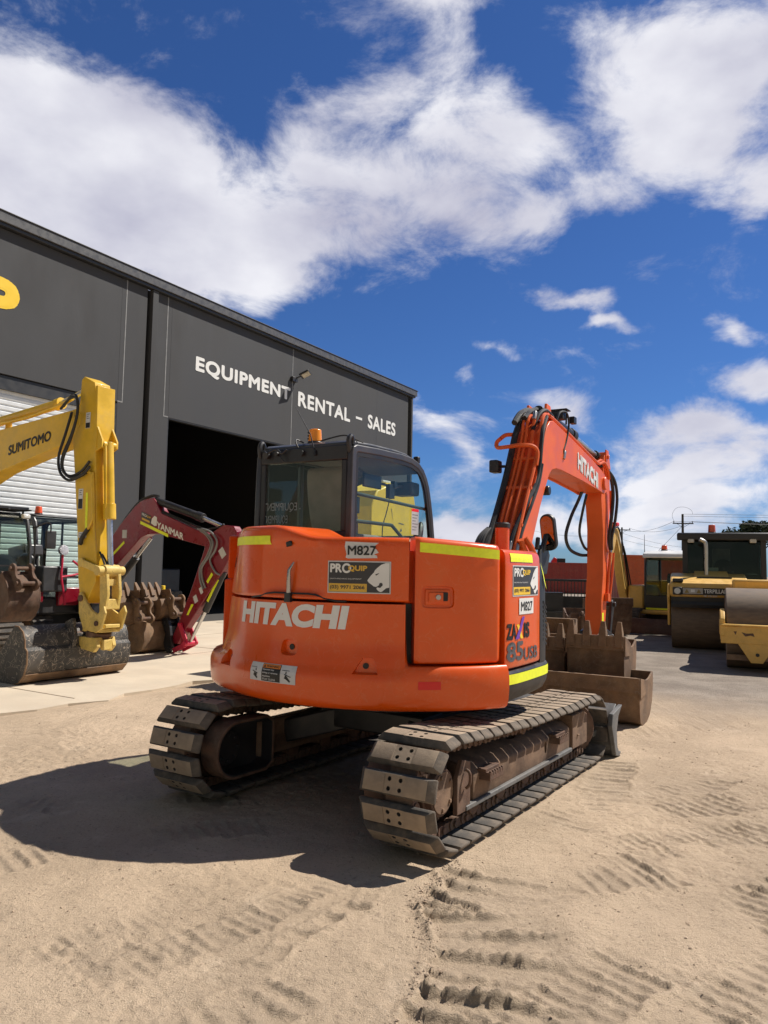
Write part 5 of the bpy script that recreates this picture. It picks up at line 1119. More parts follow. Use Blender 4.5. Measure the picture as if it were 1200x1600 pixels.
GPL = [(0, .72), (.012, .5), (.03, .24), (.06, .09), (.14, .015), (.28, .0), (.42, .02), (.52, .08), (.585, .17), (.60, .26), (.59, .34)]
F_YAW = radians(121.6)                      # machines parked square to the warehouse, facing the yard
def yellow_excavator():
    t = thing('yellow_excavator', 'yellow excavator with SUMITOMO lettering on its boom, its wide scratched bucket lowered to the concrete', 'excavator', (-4.25, 10.6, 0), -F_YAW)
    X0, X1 = -.29, .0
    B = [(-.20, 3.62), (-.30, 3.50), (-.43, 3.38), (-2.12, 3.03), (-2.6, 2.86), (-2.9, 2.68), (-3.3, 2.35), (-3.9, 1.7), (-4.3, 1.1), (-4.5, 1.1), (-4.5, 1.4), (-4.1, 2.2), (-3.5, 3.1), (-2.9, 3.55), (-2.18, 3.70), (-.46, 3.84), (-.30, 3.86), (-.20, 3.78)]
    b = MB(); b.prism(B, 'x', X0, X1); b = b.build('boom', YELLOW, t, .01)
    m = MB(); m.cyl((X0 - .02, -.34, 3.68), (X1 + .02, -.34, 3.68), .075, n=20); m.build('pivot_pin', YELLOW, b, .006)
    D = Decal(plane_map((X1, 0, 0), (0, 1, 0), (0, 0, 1))); f0 = D.m; D.m = lambda u, v, d: f0(u, v + .155 * (u + 1.9), d)
    D.text('SUMITOMO', -1.92, 3.27, -.86, 3.43, .004, 0, .05); D.build('lettering', BLACKI, b)
    m = MB(); m.cyl((-.15, -3.3, 3.75 + .05), (-.15, -.90, 4.02), .075, n=20); m.cyl((-.15, -.98, 4.01), (-.15, -.86, 4.025), .09, n=20); m.cyl((-.15, -.86, 4.025), (-.15, -.12, 4.20), .04, n=14, mi=1); m.cyl((-.15, -2.2, 3.6), (-.15, -2.2, 3.9), .05, mi=0); m.build('arm_cylinder', [YELLOW, CHROME], t, .004)
    m = MB()
    for x in (-.03, .0): m.tube(spline([(x, -2.4, 3.74 + .06), (x, -1.6, 3.83), (x, -.9, 3.92), (x + .03, -.5, 3.98), (x + .05, -.36, 4.0)], 4), .022, 8)
    m.build('boom_pipes', YELLOW, b)
    A = [(-.16, 4.32), (.07, 4.21), (.13, 3.9), (.16, 3.25), (.26, 2.2), (.30, 1.55), (.30, 1.36), (.12, 1.06), (.0, 1.05), (-.08, 1.4), (-.15, 2.07), (-.30, 3.06), (-.36, 3.45), (-.30, 3.72), (-.24, 3.95), (-.22, 4.28)]
    a = MB(); a.prism(A, 'x', X0 + .01, X1 - .01); a = a.build('arm', YELLOW, t, .008)
    m = MB(); m.box((-.145, .155, 3.7), (.30, .05, .9), Matrix.Rotation(radians(2), 3, 'X'))
    for x in (X0 + .02, X1 - .02): m.prism([(.10, 4.0), (.16, 3.6), (.30, 3.36), (.30, 3.26), (.16, 3.2)], 'x', x - .016, x + .016)
    m.build('arm_bracket', YELLOW, a, .004)
    m = MB(); m.cyl((-.145, .26, 3.34), (-.145, .36, 2.32), .072, n=22); m.cyl((-.145, .345, 2.46), (-.145, .365, 2.24), .088, n=22); m.cyl((-.145, .36, 2.26), (-.145, .43, 1.58), .042, n=16, mi=1); m.cyl((-.25, .26, 3.30), (-.04, .26, 3.30), .055, n=14); m.cyl((-.07, .30, 3.28), (-.06, .38, 2.4), .016, n=8); m.build('bucket_cylinder', [YELLOW, CHROME], t, .004)
    m = MB(); m.cyl((-.36, .43, 1.52), (.08, .43, 1.52), .065, n=18); m.cyl((-.27, .43, 1.52), (-.02, .43, 1.52), .085, n=18)
    for x in (X0 - .02, X1 + .02): m.bar((x, .02, 1.63), (x, .43, 1.52), .03, .10); m.cyl((x - .02, .02, 1.63), (x + .02, .02, 1.63), .065, n=16)
    m.build('side_link', CREAM, t, .006)
    m = MB()
    for x in (-.25, -.05): m.prism([(.36, 1.50), (.50, 1.50), (.54, 1.2), (.50, .98), (.40, .98), (.38, 1.2)], 'x', x - .025, x + .025)
    m.box((-.15, .46, 1.06), (.24, .10, .14)); m.box((-.15, .44, 1.36), (.2, .06, .1)); m.build('bucket_link', CREAM, t, .008)
    m = MB()
    for x in (-.315, .025): m.prism([(.02, 1.20), (.08, 1.22), (.16, 1.12), (.30, .98), (.44, .92), (.56, 1.04), (.60, .95), (.52, .72), (.42, .67), (.14, .72), (.04, .92)], 'x', x - .018, x + .018)
    m.box((-.145, .30, .70), (.32, .40, .05)); m.box((-.145, .50, .76), (.24, .08, .05)); h = m.build('quick_hitch', CREAM, t, .008)
    m = MB(); m.cyl((-.145, .26, .68), (-.145, .24, .60), .17, n=24); m.cyl((-.36, .0, .62), (.07, .0, .62), .045, n=12); m.build('rotator', RUST, h, .006)
    m = MB(); m.prism([(.02, .60), (.40, .60), (.44, .48), (.36, .40), (.06, .44)], 'x', -.30, -.24); m.prism([(.02, .60), (.40, .60), (.44, .48), (.36, .40), (.06, .44)], 'x', -.04, .02); m.box((-.14, .22, .575), (.30, .36, .05)); m.box((-.14, .43, .50), (.14, .07, .14)); m.build('lower_jaw', CREAM, h, .008)
    m = MB()
    for x in (-.345, .055): m.cyl((x - .01, .08, 1.13), (x + .01, .08, 1.13), .045, n=16); m.cyl((x - .01, .44, .80), (x + .01, .44, .80), .035, n=16)
    m.build('hitch_pins', RUST, h)
    m = MB(); m.prism([(-.10, .80), (.05, .86), (.12, .60), (.06, .40), (-.2, .4)], 'x', -.42, -.36); m.prism([(-.10, .80), (.05, .86), (.12, .60), (.06, .40), (-.2, .4)], 'x', .09, .15); m.box((-.14, .0, .5), (.5, .10, .3)); m.build('bucket_ear', DARKSTEEL, t, .008)
    W = 1.62; P = [(-.72, .18), (-.66, .06), (-.5, .0), (-.22, .0), (-.05, .045), (.05, .15), (.10, .30), (.09, .46), (.04, .50), (.03, .60), (-.02, .70), (-.12, .765), (-.2, .77)]
    m = bucket_geo(MB(), W, P, .025, .025, side_cut=.02); bk = m.build('bucket', DARKSTEEL, t, .004)
    m = MB(); m.strip([(-.24, .002), (-.04, .05), (.062, .155)], -W / 2, W / 2, -.008); m.build('wear_strip', OLDSTEEL, bk)
    m = MB(); m.tube([( W / 2 + .012, p[0], p[1]) for p in P], .014, 6); m.build('edge_bead', OLDSTEEL, bk)
    # hoses at the elbow
    def h(p, r=.02): q = MB(); q.tube(spline(p, 6), r, 8); q.build('hose', HOSE, a)
    h([(.03, -.62, 3.88), (.06, -.38, 4.0), (.07, -.20, 3.98), (.08, -.16, 3.75), (.09, -.26, 3.45), (.10, -.42, 3.15), (.10, -.40, 2.95), (.08, -.25, 2.86), (.05, -.05, 2.92), (.03, .10, 3.06)])
    h([(.0, -.60, 3.92), (.05, -.36, 4.04), (.10, -.17, 4.0), (.11, -.12, 3.75), (.12, -.22, 3.4), (.13, -.36, 3.12), (.13, -.34, 2.94), (.10, -.20, 2.83), (.07, .0, 2.87), (.05, .14, 2.98)])
    h([(.03, -.36, 3.8), (.10, -.28, 3.72), (.12, -.36, 3.45), (.12, -.48, 3.15), (.11, -.44, 2.92), (.08, -.28, 2.80), (.05, -.1, 2.84), (.03, .04, 2.9)])
    h([(.02, .12, 2.1), (.03, .02, 1.98), (.03, -.02, 1.88)], .03); h([(-.10, .30, 1.75), (-.09, .42, 1.62), (-.10, .40, 1.5)], .014); h([(-.06, .30, 1.78), (-.04, .44, 1.60), (-.06, .42, 1.48)], .014)
    m = MB(); m.tube(spline([(.02, .02, 2.92), (.02, .14, 2.88), (.02, .17, 2.7), (.02, .22, 2.3), (.02, .20, 2.2), (.02, .10, 2.08)], 4), .02, 8); m.tube(spline([(.01, .16, 2.9), (.01, .20, 2.6), (.01, .26, 2.0), (.0, .3, 1.75)], 4), .016, 8); m.build('arm_pipes', YELLOW, a)
    fm = plane_map((X1 - .01, 0, 0), (0, 1, 0), (0, 0, 1)); D = Decal(fm)
    for (u0, v0, u1, v1, dk) in ((-.16, 2.39, -.06, 2.68, .5), (-.08, 3.55, .02, 3.78, .35), (-.12, 1.98, .06, 2.06, 0)):
        D = Decal(fm); D.rect(u0, v0, u1, v1, .003, 0, 1)
        if dk: D.rect(u0 + .005, v0 + .005, u1 - .005, v0 + (v1 - v0) * dk, .004, 1, 1)
        for i in range(3): D.rect(u0 + .02, v1 - .03 - i * .03, u1 - .02 - .02 * (i % 2), v1 - .022 - i * .03, .004, 1, 1)
        D.build('safety_sticker', [WHITE_W, BLACKI], a)
    D = Decal(fm); D.poly([(.02, 2.08), (.07, 2.08), (.05, 2.62), (.0, 2.62)], .003, 0); D.build('reflective_strip', HIVIS, a)
    # house, cab and tracks further back
    SH = (-.0, -1.35, 0)
    before = set(t.children)
    P_ = [(-3.10, .82), (-3.10, 1.6), (-3.10, 2.30), (-3.05, 2.40), (-2.9, 2.46), (-2.3, 2.48), (-2.0, 2.46), (-1.86, 2.38), (-1.80, 2.2), (-1.73, 1.9), (-1.70, 1.3), (-1.72, .82)]
    c = make_cab(t, P_, -1.25, -.36, CABGREY, .07, (1.5, 2.3, .05), door_side=1, seat=True)
    m = MB()
    for i in range(9): m.box((-.80, -2.55 + i * .085, 2.565), (.86, .045, .05))
    for x in (-1.2, -.8, -.4): m.box((x, -2.2, 2.53), (.04, .9, .03))
    m.bar((-.45, -1.9, 2.45), (-.45, -1.9, 2.54), .03, .03); m.bar((-1.15, -1.9, 2.45), (-1.15, -1.9, 2.54), .03, .03); m.build('roof_guard', BLACKM, c, .006)
    m = MB(); m.box((-1.12, -1.76, 2.42), (.14, .08, .08)); m.build('work_light', mat('lamp_glass', (.6, .6, .58), .2), c, .02)
    m = MB(); m.tube(spline([(-1.24, -1.72, 2.22), (-1.24, -1.66, 2.24), (-1.24, -1.64, 2.15), (-1.24, -1.64, 1.2), (-1.24, -1.70, 1.12)], 4), .016, 8); m.tube(spline([(-1.24, -1.66, 2.22), (-1.30, -1.5, 2.30), (-1.36, -1.40, 2.30), (-1.36, -1.38, 2.15)], 4), .014, 8); m.build('grab_rail', BLACKM, c)
    m = MB(); m.box((-1.38, -1.40, 2.02), (.20, .05, .32)); m.build('mirror', BLACKP, c, .02)
    D = Decal(plane_map((0, -1.69, 0), (-1, 0, 0), (0, 0, 1))); D.rect(.42, 1.20, .72, 1.31, .003, 0, 1); D.text('M383', .44, 1.22, .70, 1.29, .005, 1, .03); D.build('number_label', [WHITE, BLACKI], c); m = MB(); m.box((-.80, -1.715, 1.55), (.78, .02, .025)); m.build('window_bar', BLACKM, c)
    m = MB(); m.prism([(-4.6, .72), (-1.75, .72), (-1.72, .84), (-2.0, 1.0), (-3.3, 1.0), (-3.3, 1.75), (-4.5, 1.75), (-4.75, 1.5)], 'x', -1.27, -.34); m.build('house', CABGREY, t, .03)
    m = MB(); m.prism([(-4.6, .72), (-2.2, .72), (-2.2, 1.5), (-3.2, 1.62), (-3.3, 1.75), (-4.5, 1.75), (-4.75, 1.5)], 'x', .04, .95); m.box((-.15, -3.7, 1.1), (.38, 1.6, .74)); m.build('house', YELLOW, t, .04)
    D = Decal(plane_map((0, -1.705, 0), (-1, 0, 0), (0, 0, 1))); D.rect(.80, .90, 1.10, .99, .003, 0, 1); D.rect(1.10, .90, 1.22, .99, .003, 1, 1); D.build('reflective_strip', [WHITE_W, HIVIS], t)
    for x in (-.85, .65): simple_track(t, x, -4.4, -1.6, .35, .5)
    m = MB(); m.cyl((-.1, -3.1, .5), (-.1, -3.1, .74), .5, n=24); m.box((-.1, -3.1, .4), (1.2, .9, .25)); m.build('car_body', BLACKM, t)
    for o_ in set(t.children) - before: o_.location = Vector(o_.location) + Vector(SH)
yellow_excavator()

def red_excavator():
    t = thing('red_excavator', 'crimson excavator with YANMAR lettering on its boom, its bucket curled onto the concrete', 'excavator', (-3.63, 13.83, 0), -F_YAW)
    B = [(-2.9, .75), (-2.55, 1.45), (-2.18, 1.94), (-1.75, 2.38), (-1.33, 2.74), (-1.18, 2.83), (-1.03, 2.87), (-.84, 2.88), (-.76, 2.82), (-.71, 2.74), (-.58, 2.58), (.52, 2.20), (.66, 2.13), (.70, 2.03), (.66, 1.96), (.57, 1.96), (-.64, 2.20), (-.92, 2.20), (-1.13, 2.13), (-1.83, 1.56), (-2.3, 1.0), (-2.5, .7)]
    b = MB(); b.prism(B, 'x', -.10, .10); b = b.build('boom', RED, t, .012)
    D = Decal(plane_map((.101, 0, 0), (0, 1, 0), (0, 0, 1))); f0 = D.m; D.m = lambda u, v, d: f0(u, v - .335 * (u + .74), d)
    D.text('YANMAR', -.70, 2.325, .02, 2.45, .003, 0, .05); D.rect(-1.16, 2.25, -.38, 2.31, .003, 1, 1); D.rect(-1.14, 2.33, -.86, 2.50, .003, 2, 1); D.text('PRO', -1.12, 2.43, -.99, 2.48, .004, 0, .04); D.text('QUIP', -.99, 2.43, -.87, 2.475, .004, 3, .04); D.rect(-1.12, 2.35, -.90, 2.39, .004, 3, 1)
    D.poly([(-.86, 2.36), (-.76, 2.34), (-.70, 2.36), (-.70, 2.52), (-.77, 2.53), (-.84, 2.45)], .005, 0); D.build('boom_lettering', [WHITE, HIVIS, SLATE, AMBER], b)
    D = Decal(f0); D.rect(-1.66, 2.12, -1.53, 2.28, .003, 0, 1); D.build('safety_sticker', WHITE_W, b); D = Decal(f0); D.poly([(-2.06, 1.72), (-1.60, 2.07), (-1.58, 2.02), (-2.04, 1.67)], .003, 0); D.build('reflective_strip', HIVIS, b)
    m = MB(); m.cyl((0, -.86, 2.84), (0, .34, 2.50), .072, n=20); m.cyl((0, .25, 2.525), (0, .40, 2.48), .085, n=20); m.cyl((0, .36, 2.495), (0, 1.12, 2.24), .038, n=14, mi=1); m.build('arm_cylinder', [BLACKM, CHROME], t, .004)
    m = MB(); m.cyl((0, -2.3, .85), (0, -1.35, 1.75), .07, n=18); m.cyl((0, -1.35, 1.75), (0, -.95, 2.13), .035, n=12, mi=1); m.build('boom_cylinder', [BLACKM, CHROME], t, .004)
    A = [(.60, 2.16), (.98, 2.34), (1.22, 2.32), (1.30, 2.22), (1.28, 1.98), (.98, 1.5), (.79, 1.26), (.10, .42), (-.05, .18), (-.17, .20), (-.18, .32), (-.02, .62), (.27, 1.24), (.53, 1.9)]
    a = MB(); a.prism(A, 'x', -.085, .085); a = a.build('arm', RED, t, .012)
    for pts, nm, mm in (([(.88, 1.88), (.98, 1.96), (1.08, 1.82), (.98, 1.74)], 'safety_sticker', WHITE_W), ([(.30, 1.05), (.38, 1.10), (.44, .98), (.36, .93)], 'safety_sticker', WHITE_W), ([(.44, 1.2), (.5, 1.24), (.56, 1.14), (.5, 1.1)], 'safety_sticker', WHITE_W), ([(.16, .72), (.21, .72), (.33, .92), (.27, .92)], 'reflective_strip', HIVIS), ([(.62, 1.34), (.66, 1.30), (.78, 1.46), (.74, 1.50)], 'reflective_strip', HIVIS)):
        D = Decal(plane_map((.086, 0, 0), (0, 1, 0), (0, 0, 1))); D.poly(pts, .003, 0); D.build(nm, mm, a)
    m = MB(); m.cyl((0, .95, 1.52), (0, .54, .80), .062, n=18); m.cyl((0, .54, .80), (0, .18, .22), .032, n=12, mi=1); m.bar((.064, .88, 1.38), (.064, .64, .98), .006, .05, mi=2); c = m.build('bucket_cylinder', [BLACKM, CHROME, HIVIS], t, .003)
    m = MB()
    for x in (-.11, .11): m.bar((x, .04, .52), (x, .22, .20), .03, .09); m.bar((x, -.12, .06), (x, .20, .20), .03, .09)
    m.cyl((-.16, .19, .21), (.16, .19, .21), .045, n=14); m.cyl((-.14, .03, .54), (.14, .03, .54), .04, n=14); m.build('bucket_link', PINK, t, .006)
    m = MB()
    for x in (-.12, .12): m.prism([(-.42, .62), (-.28, .66), (-.20, .5), (-.16, .30), (-.12, .14), (-.18, .02), (-.30, .04), (-.34, .2), (-.30, .36), (-.38, .5)], 'x', x - .03, x + .03)
    m.cyl((-.17, -.34, .56), (.17, -.34, .56), .04, n=12); m.cyl((-.17, -.2, .10), (.17, -.2, .10), .04, n=12); m.box((0, -.30, .3), (.2, .08, .4)); m.build('quick_hitch', BLACKM, t, .006)
    P = [(-1.15, .42), (-1.1, .2), (-.95, .06), (-.75, .02), (-.52, .03), (-.40, .10), (-.34, .25), (-.36, .42), (-.42, .58), (-.5, .60)]
    m = bucket_geo(MB(), 1.15, P, .02, .02, side_cut=.03); bk = m.build('bucket', OLDSTEEL, t, .003)
    GH = mat('grey_hose', (.22, .22, .22), .4)
    def h(p, r=.018, mm=GH, pa=None): q = MB(); q.tube(spline(p, 6), r, 8); q.build('hose', mm, pa or a)
    h([(.11, .45, 2.24), (.13, .62, 2.16), (.15, .76, 2.0), (.14, .66, 1.78), (.13, .50, 1.58), (.12, .50, 1.36), (.10, .56, 1.20)]); h([(.11, .38, 2.28), (.14, .60, 2.22), (.17, .82, 2.04), (.16, .74, 1.80), (.15, .56, 1.58), (.13, .56, 1.38), (.10, .62, 1.22)]); h([(.12, .48, 2.28), (.15, .74, 2.22), (.17, .92, 2.06), (.15, .86, 1.88), (.12, .72, 1.72), (.11, .84, 1.52), (.09, .94, 1.46)]);
    h2 = lambda p, r: h(p, r, HOSE, b)
    h2([(-.04, -2.2, 2.02), (.0, -1.75, 2.46), (.03, -1.33, 2.80), (.0, -1.0, 2.93), (.0, -.8, 2.92)], .03); h2([(.05, -.7, 2.66), (.05, -.3, 2.52), (.05, .3, 2.33), (.05, .55, 2.26)], .02); h2([(.08, -.66, 2.62), (.09, -.1, 2.44), (.09, .4, 2.28), (.06, .8, 2.30), (.04, .95, 2.36)], .014)
    P_ = [(-4.6, .75), (-4.6, 1.7), (-4.58, 2.42), (-4.5, 2.52), (-4.3, 2.55), (-3.5, 2.55), (-3.32, 2.52), (-3.24, 2.42), (-3.15, 1.9), (-3.10, 1.2), (-3.12, .75)]
    c = make_cab(t, P_, -.22, .92, BLACKM, .07, (1.5, 2.4, .05), door_side=-1)
    m = MB(); m.cyl((.62, -3.6, 2.57), (.62, -3.6, 2.61), .08, n=18, mi=1); m.cyl((.62, -3.6, 2.61), (.62, -3.6, 2.75), .075, .06, n=18); m.build('beacon', [BEACON_R, BLACKM], c, .01)
    m = MB(); m.prism(catmull2([(-4.9, .7), (-4.9, 1.5), (-4.6, 1.75), (-3.4, 1.72), (-3.1, 1.5), (-2.95, 1.1), (-2.9, .7)], 4), 'x', .85, 1.35); m.prism([(-4.9, .6), (-2.9, .6), (-2.9, .95), (-4.9, 1.0)], 'x', -.9, 1.35); m.build('house', BLACKP, t, .05, 3)
    m = MB(); m.box((1.05, -3.3, 1.82), (.4, .55, .22), Matrix.Rotation(.15, 3, 'X')); m.cyl((1.3, -2.85, 1.62), (1.36, -2.82, 1.62), .17, n=24); m.box((.75, -2.9, 1.30), (.55, .3, .5)); m.build('engine_hood', CABGREY, t, .05, 3)
    m = MB(); m.box((1.2, -2.85, .98), (.5, .1, .25)); m.box((.2, -2.9, .95), (.8, .12, .35)); m.build('red_skirt', RED, t, .02)
    m = MB(); h = lambda p, r=.022: m.tube(spline(p, 5), r, 8); h([(.62, -2.75, 1.86), (.64, -2.72, 1.6), (.66, -2.70, 1.35), (.60, -2.68, 1.0), (.58, -2.66, .8)]); h([(.66, -2.70, 1.34), (.3, -2.68, 1.40), (.2, -2.66, 1.48), (.45, -2.66, 1.66)]); m.cyl((.62, -2.76, 1.86), (.62, -2.70, 1.87), .10, n=20, mi=1); m.build('lamp_guard', [PINK, CHROME], t)
    for x in (-.55, .85): simple_track(t, x, -4.8, -2.9, .32, .42)
    m = MB(); m.box((.15, -3.9, .45), (1.1, .8, .3)); m.prism([(-2.5, .02), (-2.45, .4), (-2.5, .42), (-2.56, .2)], 'x', -.9, 1.2); m.bar((.1, -3.0, .4), (.1, -2.5, .25), .2, .12); m.box((.0, -2.72, .78), (.3, .6, .3)); m.build('undercarriage', BLACKM, t, .01)
red_excavator()

# ---- loose buckets
UPC = Vector((EX_C[0], EX_C[1], 0)) + Vector((cos(EX_YAW), -sin(EX_YAW), 0)) * -.12; U_YAW = EX_YAW - UP_ROT
def upw(x, y, z=0): return UPC + Vector((cos(U_YAW), -sin(U_YAW), 0)) * x + Vector((sin(U_YAW), cos(U_YAW), 0)) * y + Vector((0, 0, z))
MUD = [(0, .52), (.012, .36), (.03, .16), (.06, .05), (.16, .0), (.36, .0), (.55, .06), (.68, .2), (.74, .38), (.73, .52)]
loose_bucket('mud_bucket', 'wide brown steel bucket without teeth on the ground just ahead of the orange excavator', 1.80, MUD, upw(.37, 2.98), -U_YAW, OLDSTEEL, 0, cutd=.06)
loose_bucket('toothed_bucket', 'brown toothed bucket standing teeth up inside the wide toothless bucket, the nearer of the pair', .60, GP, upw(.735, 3.30, .30), -U_YAW, OLDSTEEL, 4, rx=radians(-3))
loose_bucket('toothed_bucket', 'brown bucket half hidden behind the orange excavator\'s black front corner', .60, GP, upw(.02, 3.42, .24), -U_YAW, OLDSTEEL, 4, rx=radians(-5))
loose_bucket('pinned_bucket', 'dark rusty bucket with bare pins standing further off behind the orange excavator\'s arm', .9, [(a * 1.5, b * 1.6) for a, b in GP], (6.05, 19.5, .0), radians(10), RUST, 0)
loose_bucket('pinned_bucket', 'narrow brown bucket with bare pins beside the orange excavator\'s black corner cover', .5, GP, (2.93, 12.4, .28), radians(160), OLDSTEEL, 0, rx=radians(-15))
loose_bucket('pinned_bucket', 'dark brown bucket with bare pins just left of the foot of the orange arm', .6, [(a * 1.2, b * 1.3) for a, b in GP], (3.75, 14.2, .15), radians(175), RUST, 0)
def fr(f, left, z=0, o=(-4.25, 10.6)): return Vector((o[0], o[1], z)) + BN * f + BD * left
loose_bucket('toothed_bucket', 'brown toothed bucket with teeth up beside the yellow hitch, its pins facing the orange excavator', .62, GPL, fr(-2.12, 2.45, .44), -F_YAW, OLDSTEEL, 4, rx=radians(18))
loose_bucket('toothed_bucket', 'brown toothed bucket with teeth up in front of the bright yellow bollard', .55, GPL, fr(-1.95, 3.12, .46), -F_YAW, OLDSTEEL, 4, rx=radians(22))
loose_bucket('pinned_bucket', 'rusty narrow bucket, two bare pins tipped up, above the scratched wide bucket', .46, GP, fr(-1.55, -.02, .62), -F_YAW - radians(4), RUST, 0, rx=radians(42))

def bollard():
    t = thing('bollard', 'bright yellow steel bollard beside the open warehouse doorway', 'bollard', (-6.55, 22.4, 0)); m = MB(); m.cyl((0, 0, 0), (0, 0, 1.0), .085, n=24); m.build('post', YELLOW_B, t, .01); m = MB(); m.cyl((0, 0, 0.0), (0, 0, .03), .14, n=24); m.build('base_plate', BLACKM, t)
bollard()
def site_dumper():
    t = thing('site_dumper', 'tall scuffed yellow machine seen through the side glass of the orange excavator\'s cab', 'dumper', (-.10, 11.2, 0), radians(58))
    m = MB(); m.prism([(a * 1.75, b) for a, b in [(-.36, .8), (-.36, 2.5), (-.27, 2.74), (.0, 2.90), (.22, 2.90), (.32, 2.82), (.36, 2.6), (.38, 2.3), (.38, .8)]], 'y', -.3, .3); m.build('hopper', YELLOW_B, t, .02)
    m = MB(); m.box((.16, .0, 2.92), (.5, .3, .04)); m.build('top_plate', WHITE_W, t, .01)
    m = MB(); m.box((0, .5, .75), (.7, 2.2, .3)); m.box((0, 1.2, 1.3), (.66, .8, .9)); m.build('chassis', YELLOW, t, .03)
    for x in (-.48, .48):
        for y in (-.3, 1.3):
            w = MB(); w.cyl((x - .12, y, .42), (x + .12, y, .42), .42, n=28); k = w.build('wheel', RUBBER, t, .05, 3); r = MB(); r.cyl((x - .125, y, .42), (x + .125, y, .42), .2, n=20); r.build('rim', YELLOW, k)
    D = Decal(plane_map((0, -.301, 0), (1, 0, 0), (0, 0, 1))); D.poly([(.12, 2.3), (.28, 2.29), (.28, 2.30), (.12, 2.312)], .003, 0); D.poly([(.16, 2.18), (.22, 2.19), (.2, 2.24)], .003, 0); D.poly([(-.1, 2.5), (-.04, 2.34), (-.035, 2.34), (-.09, 2.51)], .003, 0); D.build('scuff_marks', GREYI, t)
site_dumper()

# ================================================================== RIGHT SIDE OF THE YARD
def small_excavator():
    t = thing('yellow_excavator', 'yellow excavator with a black cab under a white roof, parked left of the road roller', 'excavator', (8.3, 21.6, 0), radians(-35))
    # local +y runs away from the camera here, so the machine faces -y
    P_ = [(.85, .62), (.85, 1.4), (.85, 2.08), (.78, 2.12), (.5, 2.14), (-.5, 2.14), (-.62, 2.11), (-.68, 2.03), (-.78, 1.5), (-.80, 1.0), (-.78, .62)]
    c = make_cab(t, [(-a, b) for a, b in P_], -.55, .55, BLACKM, .075, None, glass=GLASS_D, seat=True); c.rotation_euler = (0, 0, pi)
    m = MB(); m.box((0, -.80, .85), (1.06, .03, .34)); m.build('lower_panel', BLACKP, t, .01); m = MB(); m.box((.565, 0, .85), (.03, 1.5, .34)); m.build('lower_panel', BLACKP, t, .01)
    m = MB(); m.prism([(-.80, 2.08), (-.74, 2.20), (-.5, 2.29), (.6, 2.33), (.86, 2.27), (.90, 2.10)], 'x', -.60, .60); m.build('roof_cap', WHITEP, t, .03)
    for x, y in ((-.1, -.35), (.35, .35)):
        m = MB(); m.cyl((x, y, 2.29), (x, y, 2.33), .09, n=16, mi=1); m.cyl((x, y, 2.33), (x, y, 2.45), .085, .07, n=16); m.build('beacon', [BEACON_R, BLACKM], t, .01)
    m = MB(); m.box((0, -.79, .66), (1.0, .03, .06)); m.box((.57, 0, .56), (.03, 1.3, .07), mi=1); m.build('reflective_strip', [HIVIS, YELLOW], t)
    m = MB(); m.prism([(-.9, .5), (.95, .5), (1.6, .6), (1.7, 1.3), (.95, 1.45), (.95, .62), (-.9, .62)], 'x', -1.0, .75); m.build('house', YELLOWC, t, .04)
    m = MB(); m.box((-.8, .2, .95), (.45, 1.9, .7)); m.build('engine_hood', YELLOWC, t, .06)
    # boom to the left of the cab, arm hanging
    B = [(-.2, .95), (-.55, 1.6), (-.95, 2.35), (-1.25, 2.95), (-1.42, 3.02), (-1.55, 2.98), (-1.5, 2.85), (-1.15, 2.2), (-.75, 1.3), (-.4, .85)]
    m = MB(); m.prism([(a - .15, b - .12) for a, b in B], 'x', -1.28, -1.06); b = m.build('boom', YELLOWC, t, .01)
    m = MB(); m.cyl((-1.17, -.35, 1.0), (-1.17, -1.1, 2.2), .07, n=14); m.tube(spline([(-1.04, -.5, 1.1), (-1.03, -.9, 1.9), (-1.02, -1.3, 2.6), (-1.02, -1.6, 2.9), (-1.02, -1.95, 2.85)], 5), .025, 8); m.tube(spline([(-1.0, -.4, 1.1), (-.98, -.7, 1.5), (-.99, -1.0, 2.1), (-1.0, -1.2, 2.4)], 5), .02, 8); m.build('hoses', BLACKM, b)
    m = MB(); m.prism([(-1.5, 2.72), (-1.78, 3.0), (-1.98, 2.85), (-2.35, 1.9), (-2.45, .85), (-2.36, .8), (-2.1, 1.8)], 'x', -1.27, -1.07); a = m.build('arm', YELLOWC, t, .01)
    m = MB(); m.cyl((-1.17, -2.12, 2.75), (-1.17, -2.5, 1.6), .06, n=14); m.cyl((-1.17, -2.5, 1.6), (-1.17, -2.58, 1.0), .03, n=12); m.build('bucket_cylinder', BLACKM, t)
    m = MB(); m.box((-1.06, -2.43, 1.15), (.02, .05, .5)); m.build('reflective_strip', HIVIS, a)
    m = MB(); m.box((-1.17, -1.45, 3.0), (.22, .24, .12)); m.build('hose_cover', REDTAPE, b, .04)
    m = MB(); m.prism([(-2.0, .04), (-1.94, .42), (-1.98, .44), (-2.08, .2), (-2.06, .04)], 'x', -1.1, 1.1); m.bar((-.5, -1.2, .35), (-.5, -1.95, .22), .1, .12); m.bar((.5, -1.2, .35), (.5, -1.95, .22), .1, .12); m.build('dozer_blade', mat('dark_red_blade', (.07, .028, .022), .6, dust=.2), t, .006)
    for x in (-.78, .78): simple_track(t, x, -1.35, 1.35, .32, .42)
    m = MB(); m.box((0, 0, .42), (1.2, .9, .24)); m.build('car_body', BLACKM, t)
small_excavator()

